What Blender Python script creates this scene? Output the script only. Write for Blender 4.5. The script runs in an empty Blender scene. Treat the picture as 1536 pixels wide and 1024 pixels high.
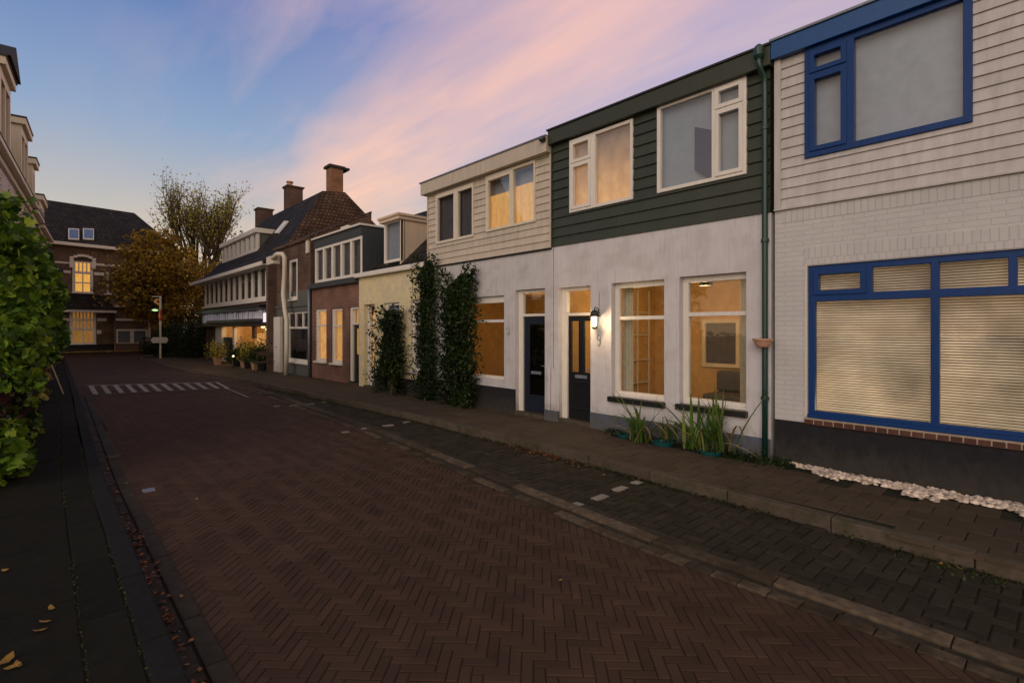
import bpy, math, random
import numpy as np
from mathutils import Vector, noise
random.seed(7); rng = np.random.default_rng(7)
scene = bpy.context.scene
COL = scene.collection
R = math.radians

# ------------------------------------------------------------------ survey
# street frame: +Y along the street, +X toward the right hand row, z = 0 pavement level
EYE = 1.75; F = 768.0; VX, HY = 63.0, 493.0
TH = math.atan(705.0 / F); CT, ST, TT = math.cos(TH), math.sin(TH), math.tan(TH)
D = 7.16            # facade plane of the right hand row
ROAD = -0.12        # road level

def dep(px, X=D): return F * X / (CT * (px - VX))
def yy(px, X=D): return X * (F / (CT * CT * (px - VX)) - TT)
def zz(px, py, X=D): return EYE - (py - HY) * dep(px, X) / F
def gnd(px, py, z=0.0):
    d = (EYE - z) * F / (py - HY); l = (px - 768) / F * d
    return (l * CT + d * ST, d * CT - l * ST)

# ------------------------------------------------------------------ mesh builder
class Fr:
    def __init__(s, O, U, N=None, V=(0, 0, 1)):
        s.O = Vector(O); s.U = Vector(U).normalized(); s.V = Vector(V).normalized()
        s.N = Vector(N).normalized() if N else s.U.cross(s.V)
    def p(s, u, v, w): return s.O + s.U * u + s.V * v + s.N * w
WORLD = Fr((0, 0, 0), (1, 0, 0), (0, 0, 1), (0, 1, 0))     # u=x v=y w=z
ROW = Fr((D, 0, 0), (0, -1, 0))                            # right hand facades, w toward street

class MB:
    DEF = WORLD
    def __init__(s): s.v = []; s.f = []; s.cuts = []
    def add(s, vs, fs):
        b = len(s.v); s.cuts.append((b, len(s.f))); s.v += [tuple(x) for x in vs]; s.f += [tuple(b + i for i in f) for f in fs]; return s
    def box(s, u0, u1, v0, v1, w0, w1, fr=None):
        fr = fr or MB.DEF
        P = [fr.p(u, v, w) for w in (w0, w1) for v in (v0, v1) for u in (u0, u1)]
        return s.add(P, [(0, 2, 3, 1), (4, 5, 7, 6), (0, 1, 5, 4), (2, 6, 7, 3), (0, 4, 6, 2), (1, 3, 7, 5)])
    def hexa(s, P): return s.add(P, [(0, 3, 2, 1), (4, 5, 6, 7), (0, 1, 5, 4), (1, 2, 6, 5), (2, 3, 7, 6), (3, 0, 4, 7)])
    def slab(s, poly, d):                                   # 3D polygon given thickness along vector d
        n = len(poly); d = Vector(d); P = [Vector(p) for p in poly]
        return s.add(P + [p + d for p in P], [tuple(range(n - 1, -1, -1)), tuple(range(n, 2 * n))] +
                     [(i, (i + 1) % n, n + (i + 1) % n, n + i) for i in range(n)])
    def quad(s, a, b, c, d): return s.add([a, b, c, d], [(0, 1, 2, 3)])
    def tube(s, pts, r, n=8, cap=True):
        pts = [Vector(p) for p in pts]; rr = r if isinstance(r, (list, tuple)) else [r] * len(pts); rings = []
        for i, p in enumerate(pts):
            t = (pts[min(i + 1, len(pts) - 1)] - pts[max(i - 1, 0)]).normalized()
            a = t.orthogonal().normalized() if i == 0 else (A - t * A.dot(t)).normalized()
            A = a; b = t.cross(a)
            rings.append([p + (a * math.cos(k * 2 * math.pi / n) + b * math.sin(k * 2 * math.pi / n)) * rr[i] for k in range(n)])
        vs = [q for ring in rings for q in ring]
        fs = [(i * n + k, i * n + (k + 1) % n, (i + 1) * n + (k + 1) % n, (i + 1) * n + k) for i in range(len(pts) - 1) for k in range(n)]
        if cap: fs += [tuple(range(n - 1, -1, -1)), tuple((len(pts) - 1) * n + k for k in range(n))]
        return s.add(vs, fs)
    def lathe(s, c, prof, n=20):                            # prof = [(r, z)...]
        c = Vector(c); vs = []; fs = []
        for r, z in prof:
            vs += [c + Vector((r * math.cos(k * 2 * math.pi / n), r * math.sin(k * 2 * math.pi / n), z)) for k in range(n)]
        for i in range(len(prof) - 1):
            fs += [(i * n + k, i * n + (k + 1) % n, (i + 1) * n + (k + 1) % n, (i + 1) * n + k) for k in range(n)]
        fs += [tuple(range(n - 1, -1, -1)), tuple((len(prof) - 1) * n + k for k in range(n))]
        return s.add(vs, fs)
    def panel(s, u0, u1, v0, v1, w0, w1, holes=(), fr=ROW): # solid sheet with rectangular holes
        us = sorted({u0, u1} | {min(max(x, u0), u1) for h in holes for x in h[:2]})
        vs = sorted({v0, v1} | {min(max(x, v0), v1) for h in holes for x in h[2:4]})
        def inside(i, j):
            if not (0 <= i < len(us) - 1 and 0 <= j < len(vs) - 1): return False
            cu, cv = (us[i] + us[i + 1]) / 2, (vs[j] + vs[j + 1]) / 2
            return not any(h[0] < cu < h[1] and h[2] < cv < h[3] for h in holes)
        idx = {}; V = []; Fc = []
        def vi(i, j, k):
            if (i, j, k) not in idx: idx[(i, j, k)] = len(V); V.append(fr.p(us[i], vs[j], w1 if k else w0))
            return idx[(i, j, k)]
        for i in range(len(us) - 1):
            for j in range(len(vs) - 1):
                if not inside(i, j): continue
                Fc.append((vi(i, j, 1), vi(i + 1, j, 1), vi(i + 1, j + 1, 1), vi(i, j + 1, 1)))
                Fc.append((vi(i, j, 0), vi(i, j + 1, 0), vi(i + 1, j + 1, 0), vi(i + 1, j, 0)))
                if not inside(i - 1, j): Fc.append((vi(i, j, 0), vi(i, j, 1), vi(i, j + 1, 1), vi(i, j + 1, 0)))
                if not inside(i + 1, j): Fc.append((vi(i + 1, j, 0), vi(i + 1, j + 1, 0), vi(i + 1, j + 1, 1), vi(i + 1, j, 1)))
                if not inside(i, j - 1): Fc.append((vi(i, j, 0), vi(i + 1, j, 0), vi(i + 1, j, 1), vi(i, j, 1)))
                if not inside(i, j + 1): Fc.append((vi(i, j + 1, 0), vi(i, j + 1, 1), vi(i + 1, j + 1, 1), vi(i + 1, j + 1, 0)))
        return s.add(V, Fc)
    def laps(s, u0, u1, v0, v1, w, pitch, holes=(), fr=ROW, lip=.024):
        v = v0
        while v < v1 - .005:
            t = min(v + pitch, v1)
            cuts = sorted({v, t} | {x for h in holes for x in h[2:4] if v < x < t})
            for a, b in zip(cuts, cuts[1:]):
                m = (a + b) / 2
                spans = [(u0, u1)]
                for h in holes:
                    if h[2] < m < h[3]:
                        spans = [q for p0, p1 in spans for q in ((p0, min(p1, h[0])), (max(p0, h[1]), p1)) if q[1] - q[0] > .01]
                if pitch > .1:
                    sp2 = []
                    for p0, p1 in spans:
                        j_ = random.uniform(p0 + .6, p1 - .6) if p1 - p0 > 1.8 and random.random() < .55 else None
                        sp2 += [(p0, p1)] if j_ is None else [(p0, j_ - .002), (j_ + .002, p1)]
                    spans = sp2
                for p0, p1 in spans:
                    wa = w + lip * (1 - (a - v) / pitch) + .004; wb = w + lip * (1 - (b - v) / pitch) + .004
                    P = [fr.p(p0, a, w - .01), fr.p(p1, a, w - .01), fr.p(p1, b, w - .01), fr.p(p0, b, w - .01),
                         fr.p(p0, a, wa), fr.p(p1, a, wa), fr.p(p1, b, wb), fr.p(p0, b, wb)]
                    s.hexa(P)
            v = t
        return s
    def build_each(s, name, mat, parent=None, bevel=0):
        ends = s.cuts[1:] + [(len(s.v), len(s.f))]
        for (a, b), (c, d) in zip(s.cuts, ends):
            q = MB(); q.v = s.v[a:c]; q.f = [tuple(i - a for i in f) for f in s.f[b:d]]; o = q.build(name, mat, parent, bevel)
        return o
    def build(s, name, mat, parent=None, bevel=0, smooth=False):
        me = bpy.data.meshes.new(name); me.from_pydata(s.v, [], s.f); me.validate(); me.update()
        me.materials.append(mat)
        if smooth: me.shade_smooth()
        o = bpy.data.objects.new(name, me); COL.objects.link(o)
        if parent is not None:
            o.parent = parent
            if parent.type == 'EMPTY': o.matrix_parent_inverse = Matrix4inv(parent)
        if bevel:
            b = o.modifiers.new('bevel', 'BEVEL'); b.width = bevel; b.segments = 2; b.limit_method = 'ANGLE'; b.harden_normals = False
        return o
from mathutils import Matrix
def Matrix4inv(p):
    M = Matrix.Translation(p.location) @ p.rotation_euler.to_matrix().to_4x4() @ Matrix.Diagonal((*p.scale, 1))
    return M.inverted()
def thing(name, label, cat, loc=(0, 0, 0), group=None):
    o = bpy.data.objects.new(name, None); o.location = loc; o.empty_display_size = .2; COL.objects.link(o)
    return tag(o, label, cat, group)
def tag(o, label, cat, group=None):
    o['label'] = label; o['category'] = cat
    if group: o['group'] = group
    return o
def struct(o, kind='structure'): o['kind'] = kind; return o

# ------------------------------------------------------------------ materials
def newmat(name):
    m = bpy.data.materials.new(name); m.use_nodes = True; nt = m.node_tree
    return m, nt, nt.nodes['Principled BSDF']
def nd(nt, t, **k):
    n = nt.nodes.new(t)
    for a, b in k.items(): setattr(n, a, b)
    return n
def objvec(nt, sc=(1, 1, 1), perm=None):
    tc = nd(nt, 'ShaderNodeNewGeometry'); src = tc.outputs['Position']
    if perm:
        sep = nd(nt, 'ShaderNodeSeparateXYZ'); cmb = nd(nt, 'ShaderNodeCombineXYZ'); nt.links.new(src, sep.inputs[0])
        for i, c in enumerate(perm): nt.links.new(sep.outputs[c], cmb.inputs[i])
        src = cmb.outputs[0]
    mp = nd(nt, 'ShaderNodeMapping'); mp.inputs['Scale'].default_value = sc; nt.links.new(src, mp.inputs[0])
    return mp.outputs[0]
def ramp(nt, fac, stops):
    r = nd(nt, 'ShaderNodeValToRGB'); e = r.color_ramp.elements
    while len(e) < len(stops): e.new(.5)
    for k, (p, c) in enumerate(stops): e[k].position = p; e[k].color = (*c, 1) if len(c) == 3 else c
    nt.links.new(fac, r.inputs[0]); return r.outputs[0]
def mixc(nt, fac, a, b, mode='MIX'):
    m = nd(nt, 'ShaderNodeMix', data_type='RGBA', blend_type=mode)
    for s, x in ((0, fac), (6, a), (7, b)):
        if hasattr(x, 'is_output'): nt.links.new(x, m.inputs[s])
        elif s == 0: m.inputs[0].default_value = x
        else: m.inputs[s].default_value = (*x, 1)
    return m.outputs[2]
def mul(c, k): return tuple(min(x * k, 1) for x in c)
def surf(name, col, rough=.6, var=.25, scale=3, fine=40, bump=.15, dist=.01, spec=.3, island=0, streak=0, stain=None, metal=0, grime=0):
    m, nt, b = newmat(name)
    v = objvec(nt, (scale, scale, scale * (.18 if streak else 1)))
    n1 = nd(nt, 'ShaderNodeTexNoise'); n1.inputs['Detail'].default_value = 6; n1.inputs['Roughness'].default_value = .6; nt.links.new(v, n1.inputs[0])
    c = ramp(nt, n1.outputs[0], [(.3, mul(col, 1 - var)), (.7, mul(col, 1 + var))])
    v2 = objvec(nt, (fine, fine, fine)); n2 = nd(nt, 'ShaderNodeTexNoise'); n2.inputs['Detail'].default_value = 4; nt.links.new(v2, n2.inputs[0])
    if stain:
        n3 = nd(nt, 'ShaderNodeTexNoise'); n3.inputs['Detail'].default_value = 8; nt.links.new(objvec(nt, (1.1, .7, .9)), n3.inputs[0])
        c = mixc(nt, ramp(nt, n3.outputs[0], [(.47, (0, 0, 0)), (.66, (stain[3],) * 3)]), c, stain[:3])
    if grime:                                  # splashed dirt low on the wall and fine runs below
        g = nd(nt, 'ShaderNodeNewGeometry'); sp_ = nd(nt, 'ShaderNodeSeparateXYZ'); nt.links.new(g.outputs['Position'], sp_.inputs[0])
        n4 = nd(nt, 'ShaderNodeTexNoise'); n4.inputs['Detail'].default_value = 9; n4.inputs['Roughness'].default_value = .7; nt.links.new(objvec(nt, (2.2, 2.2, 1.4)), n4.inputs[0])
        n5 = nd(nt, 'ShaderNodeTexNoise'); n5.inputs['Detail'].default_value = 6; nt.links.new(objvec(nt, (9, 9, .5)), n5.inputs[0])
        a_ = nd(nt, 'ShaderNodeMath', operation='MULTIPLY_ADD'); a_.inputs[1].default_value = -1.3; nt.links.new(sp_.outputs[2], a_.inputs[0]); nt.links.new(n4.outputs[0], a_.inputs[2])
        c = mixc(nt, ramp(nt, a_.outputs[0], [(.0, (0, 0, 0)), (.55, (grime,) * 3)]), c, (.10, .085, .06))
        c = mixc(nt, ramp(nt, n5.outputs[0], [(.56, (0, 0, 0)), (.75, (grime * .7,) * 3)]), c, mul(col, .55))
    if island:
        g = nd(nt, 'ShaderNodeNewGeometry')
        c = mixc(nt, 1.0, c, ramp(nt, g.outputs['Random Per Island'], [(0, (1 - island,) * 3), (1, (1 + island,) * 3)]), 'MULTIPLY')
    nt.links.new(c, b.inputs['Base Color'])
    b.inputs['Roughness'].default_value = rough; b.inputs['Specular IOR Level'].default_value = spec; b.inputs['Metallic'].default_value = metal
    if bump:
        bp = nd(nt, 'ShaderNodeBump'); bp.inputs['Strength'].default_value = bump; bp.inputs['Distance'].default_value = dist
        ad = nd(nt, 'ShaderNodeMath', operation='ADD'); nt.links.new(n1.outputs[0], ad.inputs[0]); nt.links.new(n2.outputs[0], ad.inputs[1])
        nt.links.new(ad.outputs[0], bp.inputs['Height']); nt.links.new(bp.outputs[0], b.inputs['Normal'])
    return m
def brick(name, c1, c2, mortar, perm=(1, 2, 0), bw=.22, bh=.067, ms=.009, bump=.6, rough=.8, var=.3, dist=.01, stain=None):
    m, nt, b = newmat(name); v = objvec(nt, (1, 1, 1), perm)
    wn = nd(nt, 'ShaderNodeTexNoise'); wn.inputs['Scale'].default_value = 6; nt.links.new(v, wn.inputs[0])
    wv = nd(nt, 'ShaderNodeVectorMath', operation='MULTIPLY_ADD'); wv.inputs[1].default_value = (.012, .012, 0); nt.links.new(wn.outputs[1], wv.inputs[0]); nt.links.new(v, wv.inputs[2])
    t = nd(nt, 'ShaderNodeTexBrick'); t.inputs['Scale'].default_value = 1; t.inputs['Brick Width'].default_value = bw; t.inputs['Row Height'].default_value = bh
    t.inputs['Mortar Size'].default_value = ms; t.inputs['Mortar Smooth'].default_value = .4; t.inputs['Bias'].default_value = -.1
    t.inputs['Color1'].default_value = (*c1, 1); t.inputs['Color2'].default_value = (*c2, 1); t.inputs['Mortar'].default_value = (*mortar, 1)
    nt.links.new(wv.outputs[0], t.inputs[0])
    n = nd(nt, 'ShaderNodeTexNoise'); n.inputs['Scale'].default_value = 1.3; n.inputs['Detail'].default_value = 8; nt.links.new(v, n.inputs[0])
    c = mixc(nt, 1.0, t.outputs[0], ramp(nt, n.outputs[0], [(.3, (1 - var,) * 3), (.7, (1 + var,) * 3)]), 'MULTIPLY')
    if stain:
        c = mixc(nt, ramp(nt, n.outputs[0], [(.5, (0, 0, 0)), (.7, (stain[3],) * 3)]), c, stain[:3])
    nt.links.new(c, b.inputs['Base Color']); b.inputs['Roughness'].default_value = rough; b.inputs['Specular IOR Level'].default_value = .15
    n2 = nd(nt, 'ShaderNodeTexNoise'); n2.inputs['Scale'].default_value = 45; n2.inputs['Detail'].default_value = 5; nt.links.new(v, n2.inputs[0])
    h = nd(nt, 'ShaderNodeMath', operation='MULTIPLY_ADD'); h.inputs[1].default_value = -1; nt.links.new(t.outputs['Fac'], h.inputs[0])
    h2 = nd(nt, 'ShaderNodeMath', operation='MULTIPLY'); h2.inputs[1].default_value = .5; nt.links.new(n2.outputs[0], h2.inputs[0]); nt.links.new(h2.outputs[0], h.inputs[2])
    bp = nd(nt, 'ShaderNodeBump'); bp.inputs['Strength'].default_value = bump; bp.inputs['Distance'].default_value = dist
    nt.links.new(h.outputs[0], bp.inputs['Height']); nt.links.new(bp.outputs[0], b.inputs['Normal'])
    return m
def glass(name, tint=(.9, .92, .92), refl=.10, rough=.012):
    m, nt, b = newmat(name); nt.nodes.remove(b); out = nt.nodes['Material Output']
    tr = nd(nt, 'ShaderNodeBsdfTransparent'); tr.inputs[0].default_value = (*tint, 1)
    gl = nd(nt, 'ShaderNodeBsdfGlossy'); gl.inputs['Roughness'].default_value = rough
    n = nd(nt, 'ShaderNodeTexNoise'); nt.links.new(objvec(nt, (1.6, 1.6, 1.6)), n.inputs[0])
    bp = nd(nt, 'ShaderNodeBump'); bp.inputs['Strength'].default_value = .06; bp.inputs['Distance'].default_value = .01
    nt.links.new(n.outputs[0], bp.inputs['Height']); nt.links.new(bp.outputs[0], gl.inputs['Normal'])
    fr = nd(nt, 'ShaderNodeFresnel'); fr.inputs[0].default_value = 1.52
    ad = nd(nt, 'ShaderNodeMath', operation='MULTIPLY_ADD'); ad.inputs[1].default_value = 1.2; ad.inputs[2].default_value = refl; ad.use_clamp = True
    nt.links.new(fr.outputs[0], ad.inputs[0])
    gg = nd(nt, 'ShaderNodeNewGeometry'); fb_ = nd(nt, 'ShaderNodeMath', operation='MULTIPLY_ADD'); fb_.inputs[1].default_value = -1; fb_.inputs[2].default_value = 1; nt.links.new(gg.outputs['Backfacing'], fb_.inputs[0])
    fm_ = nd(nt, 'ShaderNodeMath', operation='MULTIPLY'); nt.links.new(ad.outputs[0], fm_.inputs[0]); nt.links.new(fb_.outputs[0], fm_.inputs[1]); ad = fm_
    mx = nd(nt, 'ShaderNodeMixShader'); nt.links.new(ad.outputs[0], mx.inputs[0]); nt.links.new(tr.outputs[0], mx.inputs[1]); nt.links.new(gl.outputs[0], mx.inputs[2])
    nt.links.new(mx.outputs[0], out.inputs[0]); return m
def glow(name, c_lo, c_hi, strength, sc=(2, 2, 2), base=(.5, .4, .25), fall=None):
    m, nt, b = newmat(name)
    n = nd(nt, 'ShaderNodeTexNoise'); n.inputs['Detail'].default_value = 3; nt.links.new(objvec(nt, sc), n.inputs[0])
    c = ramp(nt, n.outputs[0], [(.3, c_lo), (.7, c_hi)])
    nt.links.new(c, b.inputs['Emission Color']); b.inputs['Emission Strength'].default_value = strength
    if fall:                                   # painted glow: emission fades upward as from a low lamp, none is built
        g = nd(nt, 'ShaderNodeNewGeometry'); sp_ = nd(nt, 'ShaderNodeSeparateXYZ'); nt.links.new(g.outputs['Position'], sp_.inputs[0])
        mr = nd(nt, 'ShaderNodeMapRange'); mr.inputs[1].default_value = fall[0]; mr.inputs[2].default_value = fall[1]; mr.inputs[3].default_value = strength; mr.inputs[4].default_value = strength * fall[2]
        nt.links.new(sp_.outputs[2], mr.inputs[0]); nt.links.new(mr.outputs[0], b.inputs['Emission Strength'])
    b.inputs['Base Color'].default_value = (*base, 1); b.inputs['Roughness'].default_value = .8
    return m
def leafmat(name, stops, trans=.35, rough=.5):
    m, nt, b = newmat(name); g = nd(nt, 'ShaderNodeNewGeometry'); out = nt.nodes['Material Output']
    c = ramp(nt, g.outputs['Random Per Island'], stops)
    n = nd(nt, 'ShaderNodeTexNoise'); n.inputs['Scale'].default_value = 1.4; n.inputs['Detail'].default_value = 3
    nt.links.new(g.outputs['Position'], n.inputs[0])
    c = mixc(nt, 1.0, c, ramp(nt, n.outputs[0], [(.3, (.62,) * 3), (.7, (1.35,) * 3)]), 'MULTIPLY')
    nt.links.new(c, b.inputs['Base Color']); b.inputs['Roughness'].default_value = rough; b.inputs['Specular IOR Level'].default_value = .3
    t = nd(nt, 'ShaderNodeBsdfTranslucent'); nt.links.new(c, t.inputs[0])
    mx = nd(nt, 'ShaderNodeMixShader'); mx.inputs[0].default_value = trans
    nt.links.new(b.outputs[0], mx.inputs[1]); nt.links.new(t.outputs[0], mx.inputs[2]); nt.links.new(mx.outputs[0], out.inputs[0])
    return m
def roofmat(name, c, perm, bw=.24, bh=.3, bump=1.0):
    return brick(name, mul(c, .75), mul(c, 1.25), mul(c, .3), perm, bw, bh, .022, bump, .8, .35, .03)

M = {}
M['stucco'] = surf('stucco_white', (.55, .53, .54), .85, .06, 1.6, 60, .25, .006, .2, streak=1, stain=(.36, .33, .30, .3), grime=.7)
M['stucco2'] = surf('stucco_beige', (.50, .485, .49), .85, .06, 1.9, 60, .25, .006, .2, streak=1, stain=(.30, .27, .25, .3), grime=.7)
M['yellow'] = surf('stucco_yellow', (.64, .55, .33), .85, .12, 1.5, 60, .3, .006, .2, stain=(.55, .47, .36, .8))
M['side_beige'] = surf('siding_beige', (.47, .41, .33), .55, .13, 2.5, 50, .06, .004, .35, island=.05, streak=1)
M['side_green'] = surf('siding_green', (.032, .039, .024), .45, .13, 2.5, 50, .08, .004, .4, island=.12, streak=1)
M['side_grey'] = surf('siding_grey', (.45, .425, .41), .5, .13, 2.5, 50, .06, .004, .35, island=.05, streak=1)
M['white'] = surf('white_paint', (.66, .62, .56), .45, .08, 4, 30, .05, .003, .4, streak=1)
M['cream'] = surf('cream_paint', (.60, .54, .44), .5, .09, 4, 30, .05, .003, .4, streak=1)
M['blue'] = surf('blue_paint', (.0015, .034, .15), .45, .14, 3, 30, .05, .003, .25, streak=1)
M['blue_fascia'] = surf('blue_fascia', (.002, .060, .21), .35, .10, 3, 30, .05, .003, .5)
M['darkdoor'] = surf('dark_paint', (.010, .011, .014), .28, .2, 5, 60, .06, .003, .5)
M['navydoor'] = surf('navy_paint', (.012, .017, .03), .3, .2, 5, 60, .06, .003, .5)
M['plinth_dark'] = surf('plinth_charcoal', (.020, .020, .023), .8, .14, 2, 60, .25, .006, .12, grime=.35)
M['plinth_blue'] = surf('plinth_slate', (.085, .105, .15), .75, .16, 2, 60, .25, .006, .2, stain=(.07, .075, .06, .6), grime=.6)
M['brick_white'] = brick('painted_brick', (.50, .485, .48), (.52, .505, .50), (.49, .475, .47), ms=.006, bump=.55, var=.08, dist=.012, bh=.064)
M['solder_white'] = brick('painted_soldiers', (.48, .465, .46), (.51, .495, .49), (.45, .435, .43), bw=.070, bh=.24, ms=.006, bump=.5, var=.06, dist=.014)
M['brick_red'] = brick('red_brick', (.17, .062, .040), (.12, .048, .034), (.26, .21, .17), ms=.011, var=.3)
M['brick_brown'] = brick('brown_brick', (.11, .060, .042), (.065, .038, .030), (.13, .10, .08), ms=.010, var=.35)
M['brick_brownX'] = brick('brown_brick_side', (.11, .060, .042), (.065, .038, .030), (.13, .10, .08), perm=(0, 2, 1), ms=.010, var=.35)
M['brick_far'] = brick('far_brick', (.15, .088, .058), (.10, .062, .045), (.14, .11, .09), perm=(0, 2, 1), ms=.010, var=.3)
M['brick_chim'] = brick('chimney_brick', (.30, .13, .06), (.20, .09, .05), (.2, .16, .12), perm=(0, 2, 1), ms=.011, var=.3)
M['roof_slate'] = roofmat('roof_slate', (.030, .025, .022), (1, 2, 0))
M['roof_slateX'] = roofmat('roof_slate_side', (.026, .022, .020), (0, 2, 1))
M['roof_brown'] = roofmat('roof_brown_tile', (.085, .050, .032), (0, 2, 1), .18, .17)
M['roof_dark'] = surf('roof_felt', (.025, .026, .028), .8, .3, 4, 30, .3, .01)
M['render_grey'] = surf('grey_render', (.10, .105, .095), .85, .2, 2, 50, .3, .008, .2, streak=1)
M['zinc'] = surf('zinc', (.18, .20, .23), .45, .2, 3, 20, .1, .004, .5, streak=1, metal=.3)
M['green_pipe'] = surf('green_pipe', (.008, .036, .028), .35, .2, 3, 20, .05, .003, .5)
M['black'] = surf('black_metal', (.012, .012, .013), .4, .2, 8, 60, .08, .003, .5)
M['glass'] = glass('window_glass', refl=.07)
M['glass_up'] = glass('upper_glass', (.88, .9, .91), refl=.11)
M['dark_room'] = surf('dark_room', (.05, .045, .04), .9, .2)
M['room'] = surf('warm_room_paint', (.55, .36, .16), .9, .15, 1.2, 30, .05)
M['room_wood'] = surf('room_woodwork', (.62, .55, .42), .6, .1)
M['floor_in'] = surf('room_floor', (.22, .12, .05), .4, .3, 3)
M['glass_thin'] = glass('thin_glass', (.95, .96, .96), .02)
M['glass_frost'] = glass('frosted_glass', (.9, .92, .93), .06, .35)
M['curtain'] = surf('grey_curtain', (.34, .38, .44), .9, .10, 1.5, 60, .1)
M['curtain_dark'] = surf('dark_curtain', (.10, .10, .11), .9, .2, 2, 60, .1)
M['lit'] = glow('lit_curtain', (.60, .24, .04), (.90, .42, .09), .72, (2.5, 2.5, 1.2))
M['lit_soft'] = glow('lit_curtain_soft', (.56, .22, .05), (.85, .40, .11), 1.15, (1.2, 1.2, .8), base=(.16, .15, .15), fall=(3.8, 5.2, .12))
M['lit_amber'] = glow('lit_amber', (.28, .11, .02), (.62, .27, .05), .50, (2.2, 2.2, 1.5))
M['lit_shop'] = glow('glowing_shop_goods', (.22, .07, .015), (1.0, .50, .14), .9, (3.2, 3.2, 3.2))
M['lit_far'] = glow('lit_far', (.85, .36, .05), (1.0, .52, .12), .85, (1.4, 1.4, 1.4))
M['terracotta'] = surf('terracotta', (.42, .24, .16), .8, .15, 8, 60, .2)
M['teal'] = surf('teal_plastic', (.006, .075, .08), .4, .2, 6, 40, .05)
M['bark'] = surf('bark', (.085, .06, .04), .9, .35, 6, 40, .7, .03)
M['stoneK'] = surf('kerb_stone', (.085, .066, .048), .85, .25, 3, 60, .4, .008, .2, island=.15, stain=(.035, .04, .015, .7))
M['tile'] = surf('pavement_tile', (.070, .050, .034), .85, .22, 2, 60, .35, .006, .2, island=.14, stain=(.055, .045, .02, .6))
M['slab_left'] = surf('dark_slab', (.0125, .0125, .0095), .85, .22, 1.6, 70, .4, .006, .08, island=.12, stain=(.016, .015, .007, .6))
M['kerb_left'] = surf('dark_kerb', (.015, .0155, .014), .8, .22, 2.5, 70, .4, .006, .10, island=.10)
M['road_brick'] = surf('road_brick', (.062, .036, .024), .8, .20, .55, 70, .35, .004, .12, island=.16, stain=(.058, .038, .024, .6))
M['bay_brick'] = surf('bay_brick', (.036, .030, .021), .85, .25, 1.2, 70, .5, .007, .12, island=.20, stain=(.030, .028, .014, .85))
M['joint'] = surf('joint_sand', (.040, .026, .016), .95, .3, 4, 60, .4)
M['joint_moss'] = surf('joint_moss', (.018, .017, .008), .95, .4, 4, 60, .4)
M['gutter_pale'] = surf('gutter_pale', (.080, .060, .040), .85, .45, 3, 60, .4, .006, .12, island=.5, stain=(.040, .030, .018, .8))
M['gutter_dark'] = surf('gutter_dark', (.034, .027, .018), .8, .3, 3, 60, .4, .006, .2, island=.25)
M['mark'] = surf('road_paint', (.24, .21, .175), .7, .2, 6, 60, .3, .004, .3, island=.12)
M['far_road'] = brick('far_road', (.062, .036, .022), (.052, .032, .020), (.02, .012, .008), (0, 1, 2), .2, .07, .006, .3)
M['earth'] = surf('earth', (.035, .028, .018), .95, .3, 2, 30, .5)
M['pebble'] = surf('pebble', (.55, .45, .36), .7, .12, 6, 60, .1, island=.5)

LEAF = {}
LEAF['vine'] = leafmat('leaf_vine', [(0, (.020, .055, .007)), (.35, (.060, .13, .012)), (.75, (.13, .24, .018)), (1, (.28, .38, .03))])
LEAF['purple'] = leafmat('leaf_purple', [(0, (.012, .02, .008)), (.5, (.030, .025, .014)), (.8, (.045, .012, .018)), (1, (.10, .02, .04))])
LEAF['flower'] = leafmat('petal_purple', [(0, (.06, .008, .03)), (1, (.22, .03, .12))])
LEAF['gold'] = leafmat('leaf_gold', [(0, (.10, .07, .012)), (.4, (.26, .16, .018)), (.8, (.46, .29, .03)), (1, (.6, .42, .07))])
LEAF['olive'] = leafmat('leaf_olive', [(0, (.12, .10, .02)), (.5, (.28, .25, .04)), (1, (.46, .42, .08))])
LEAF['dark'] = leafmat('leaf_dark', [(0, (.006, .014, .005)), (.6, (.016, .034, .008)), (1, (.04, .07, .014))])
LEAF['climb'] = leafmat('leaf_climber', [(0, (.006, .014, .004)), (.5, (.016, .034, .007)), (.9, (.035, .06, .012)), (1, (.08, .10, .02))])
LEAF['iris'] = leafmat('leaf_iris', [(0, (.045, .10, .015)), (.6, (.09, .18, .028)), (.9, (.17, .22, .05)), (1, (.34, .27, .10))], .4)
LEAF['straw'] = leafmat('leaf_straw', [(0, (.22, .16, .06)), (1, (.40, .29, .12))], .3)
LEAF['moss'] = leafmat('moss_grass', [(0, (.014, .020, .004)), (.7, (.035, .050, .008)), (1, (.08, .09, .02))])
LEAF['fallen'] = leafmat('fallen_leaf', [(0, (.28, .10, .02)), (.5, (.40, .28, .05)), (1, (.45, .40, .14))], .2)
LEAF['litter'] = leafmat('leaf_litter', [(0, (.06, .02, .01)), (.5, (.16, .05, .015)), (1, (.34, .14, .03))], .2)

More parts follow.
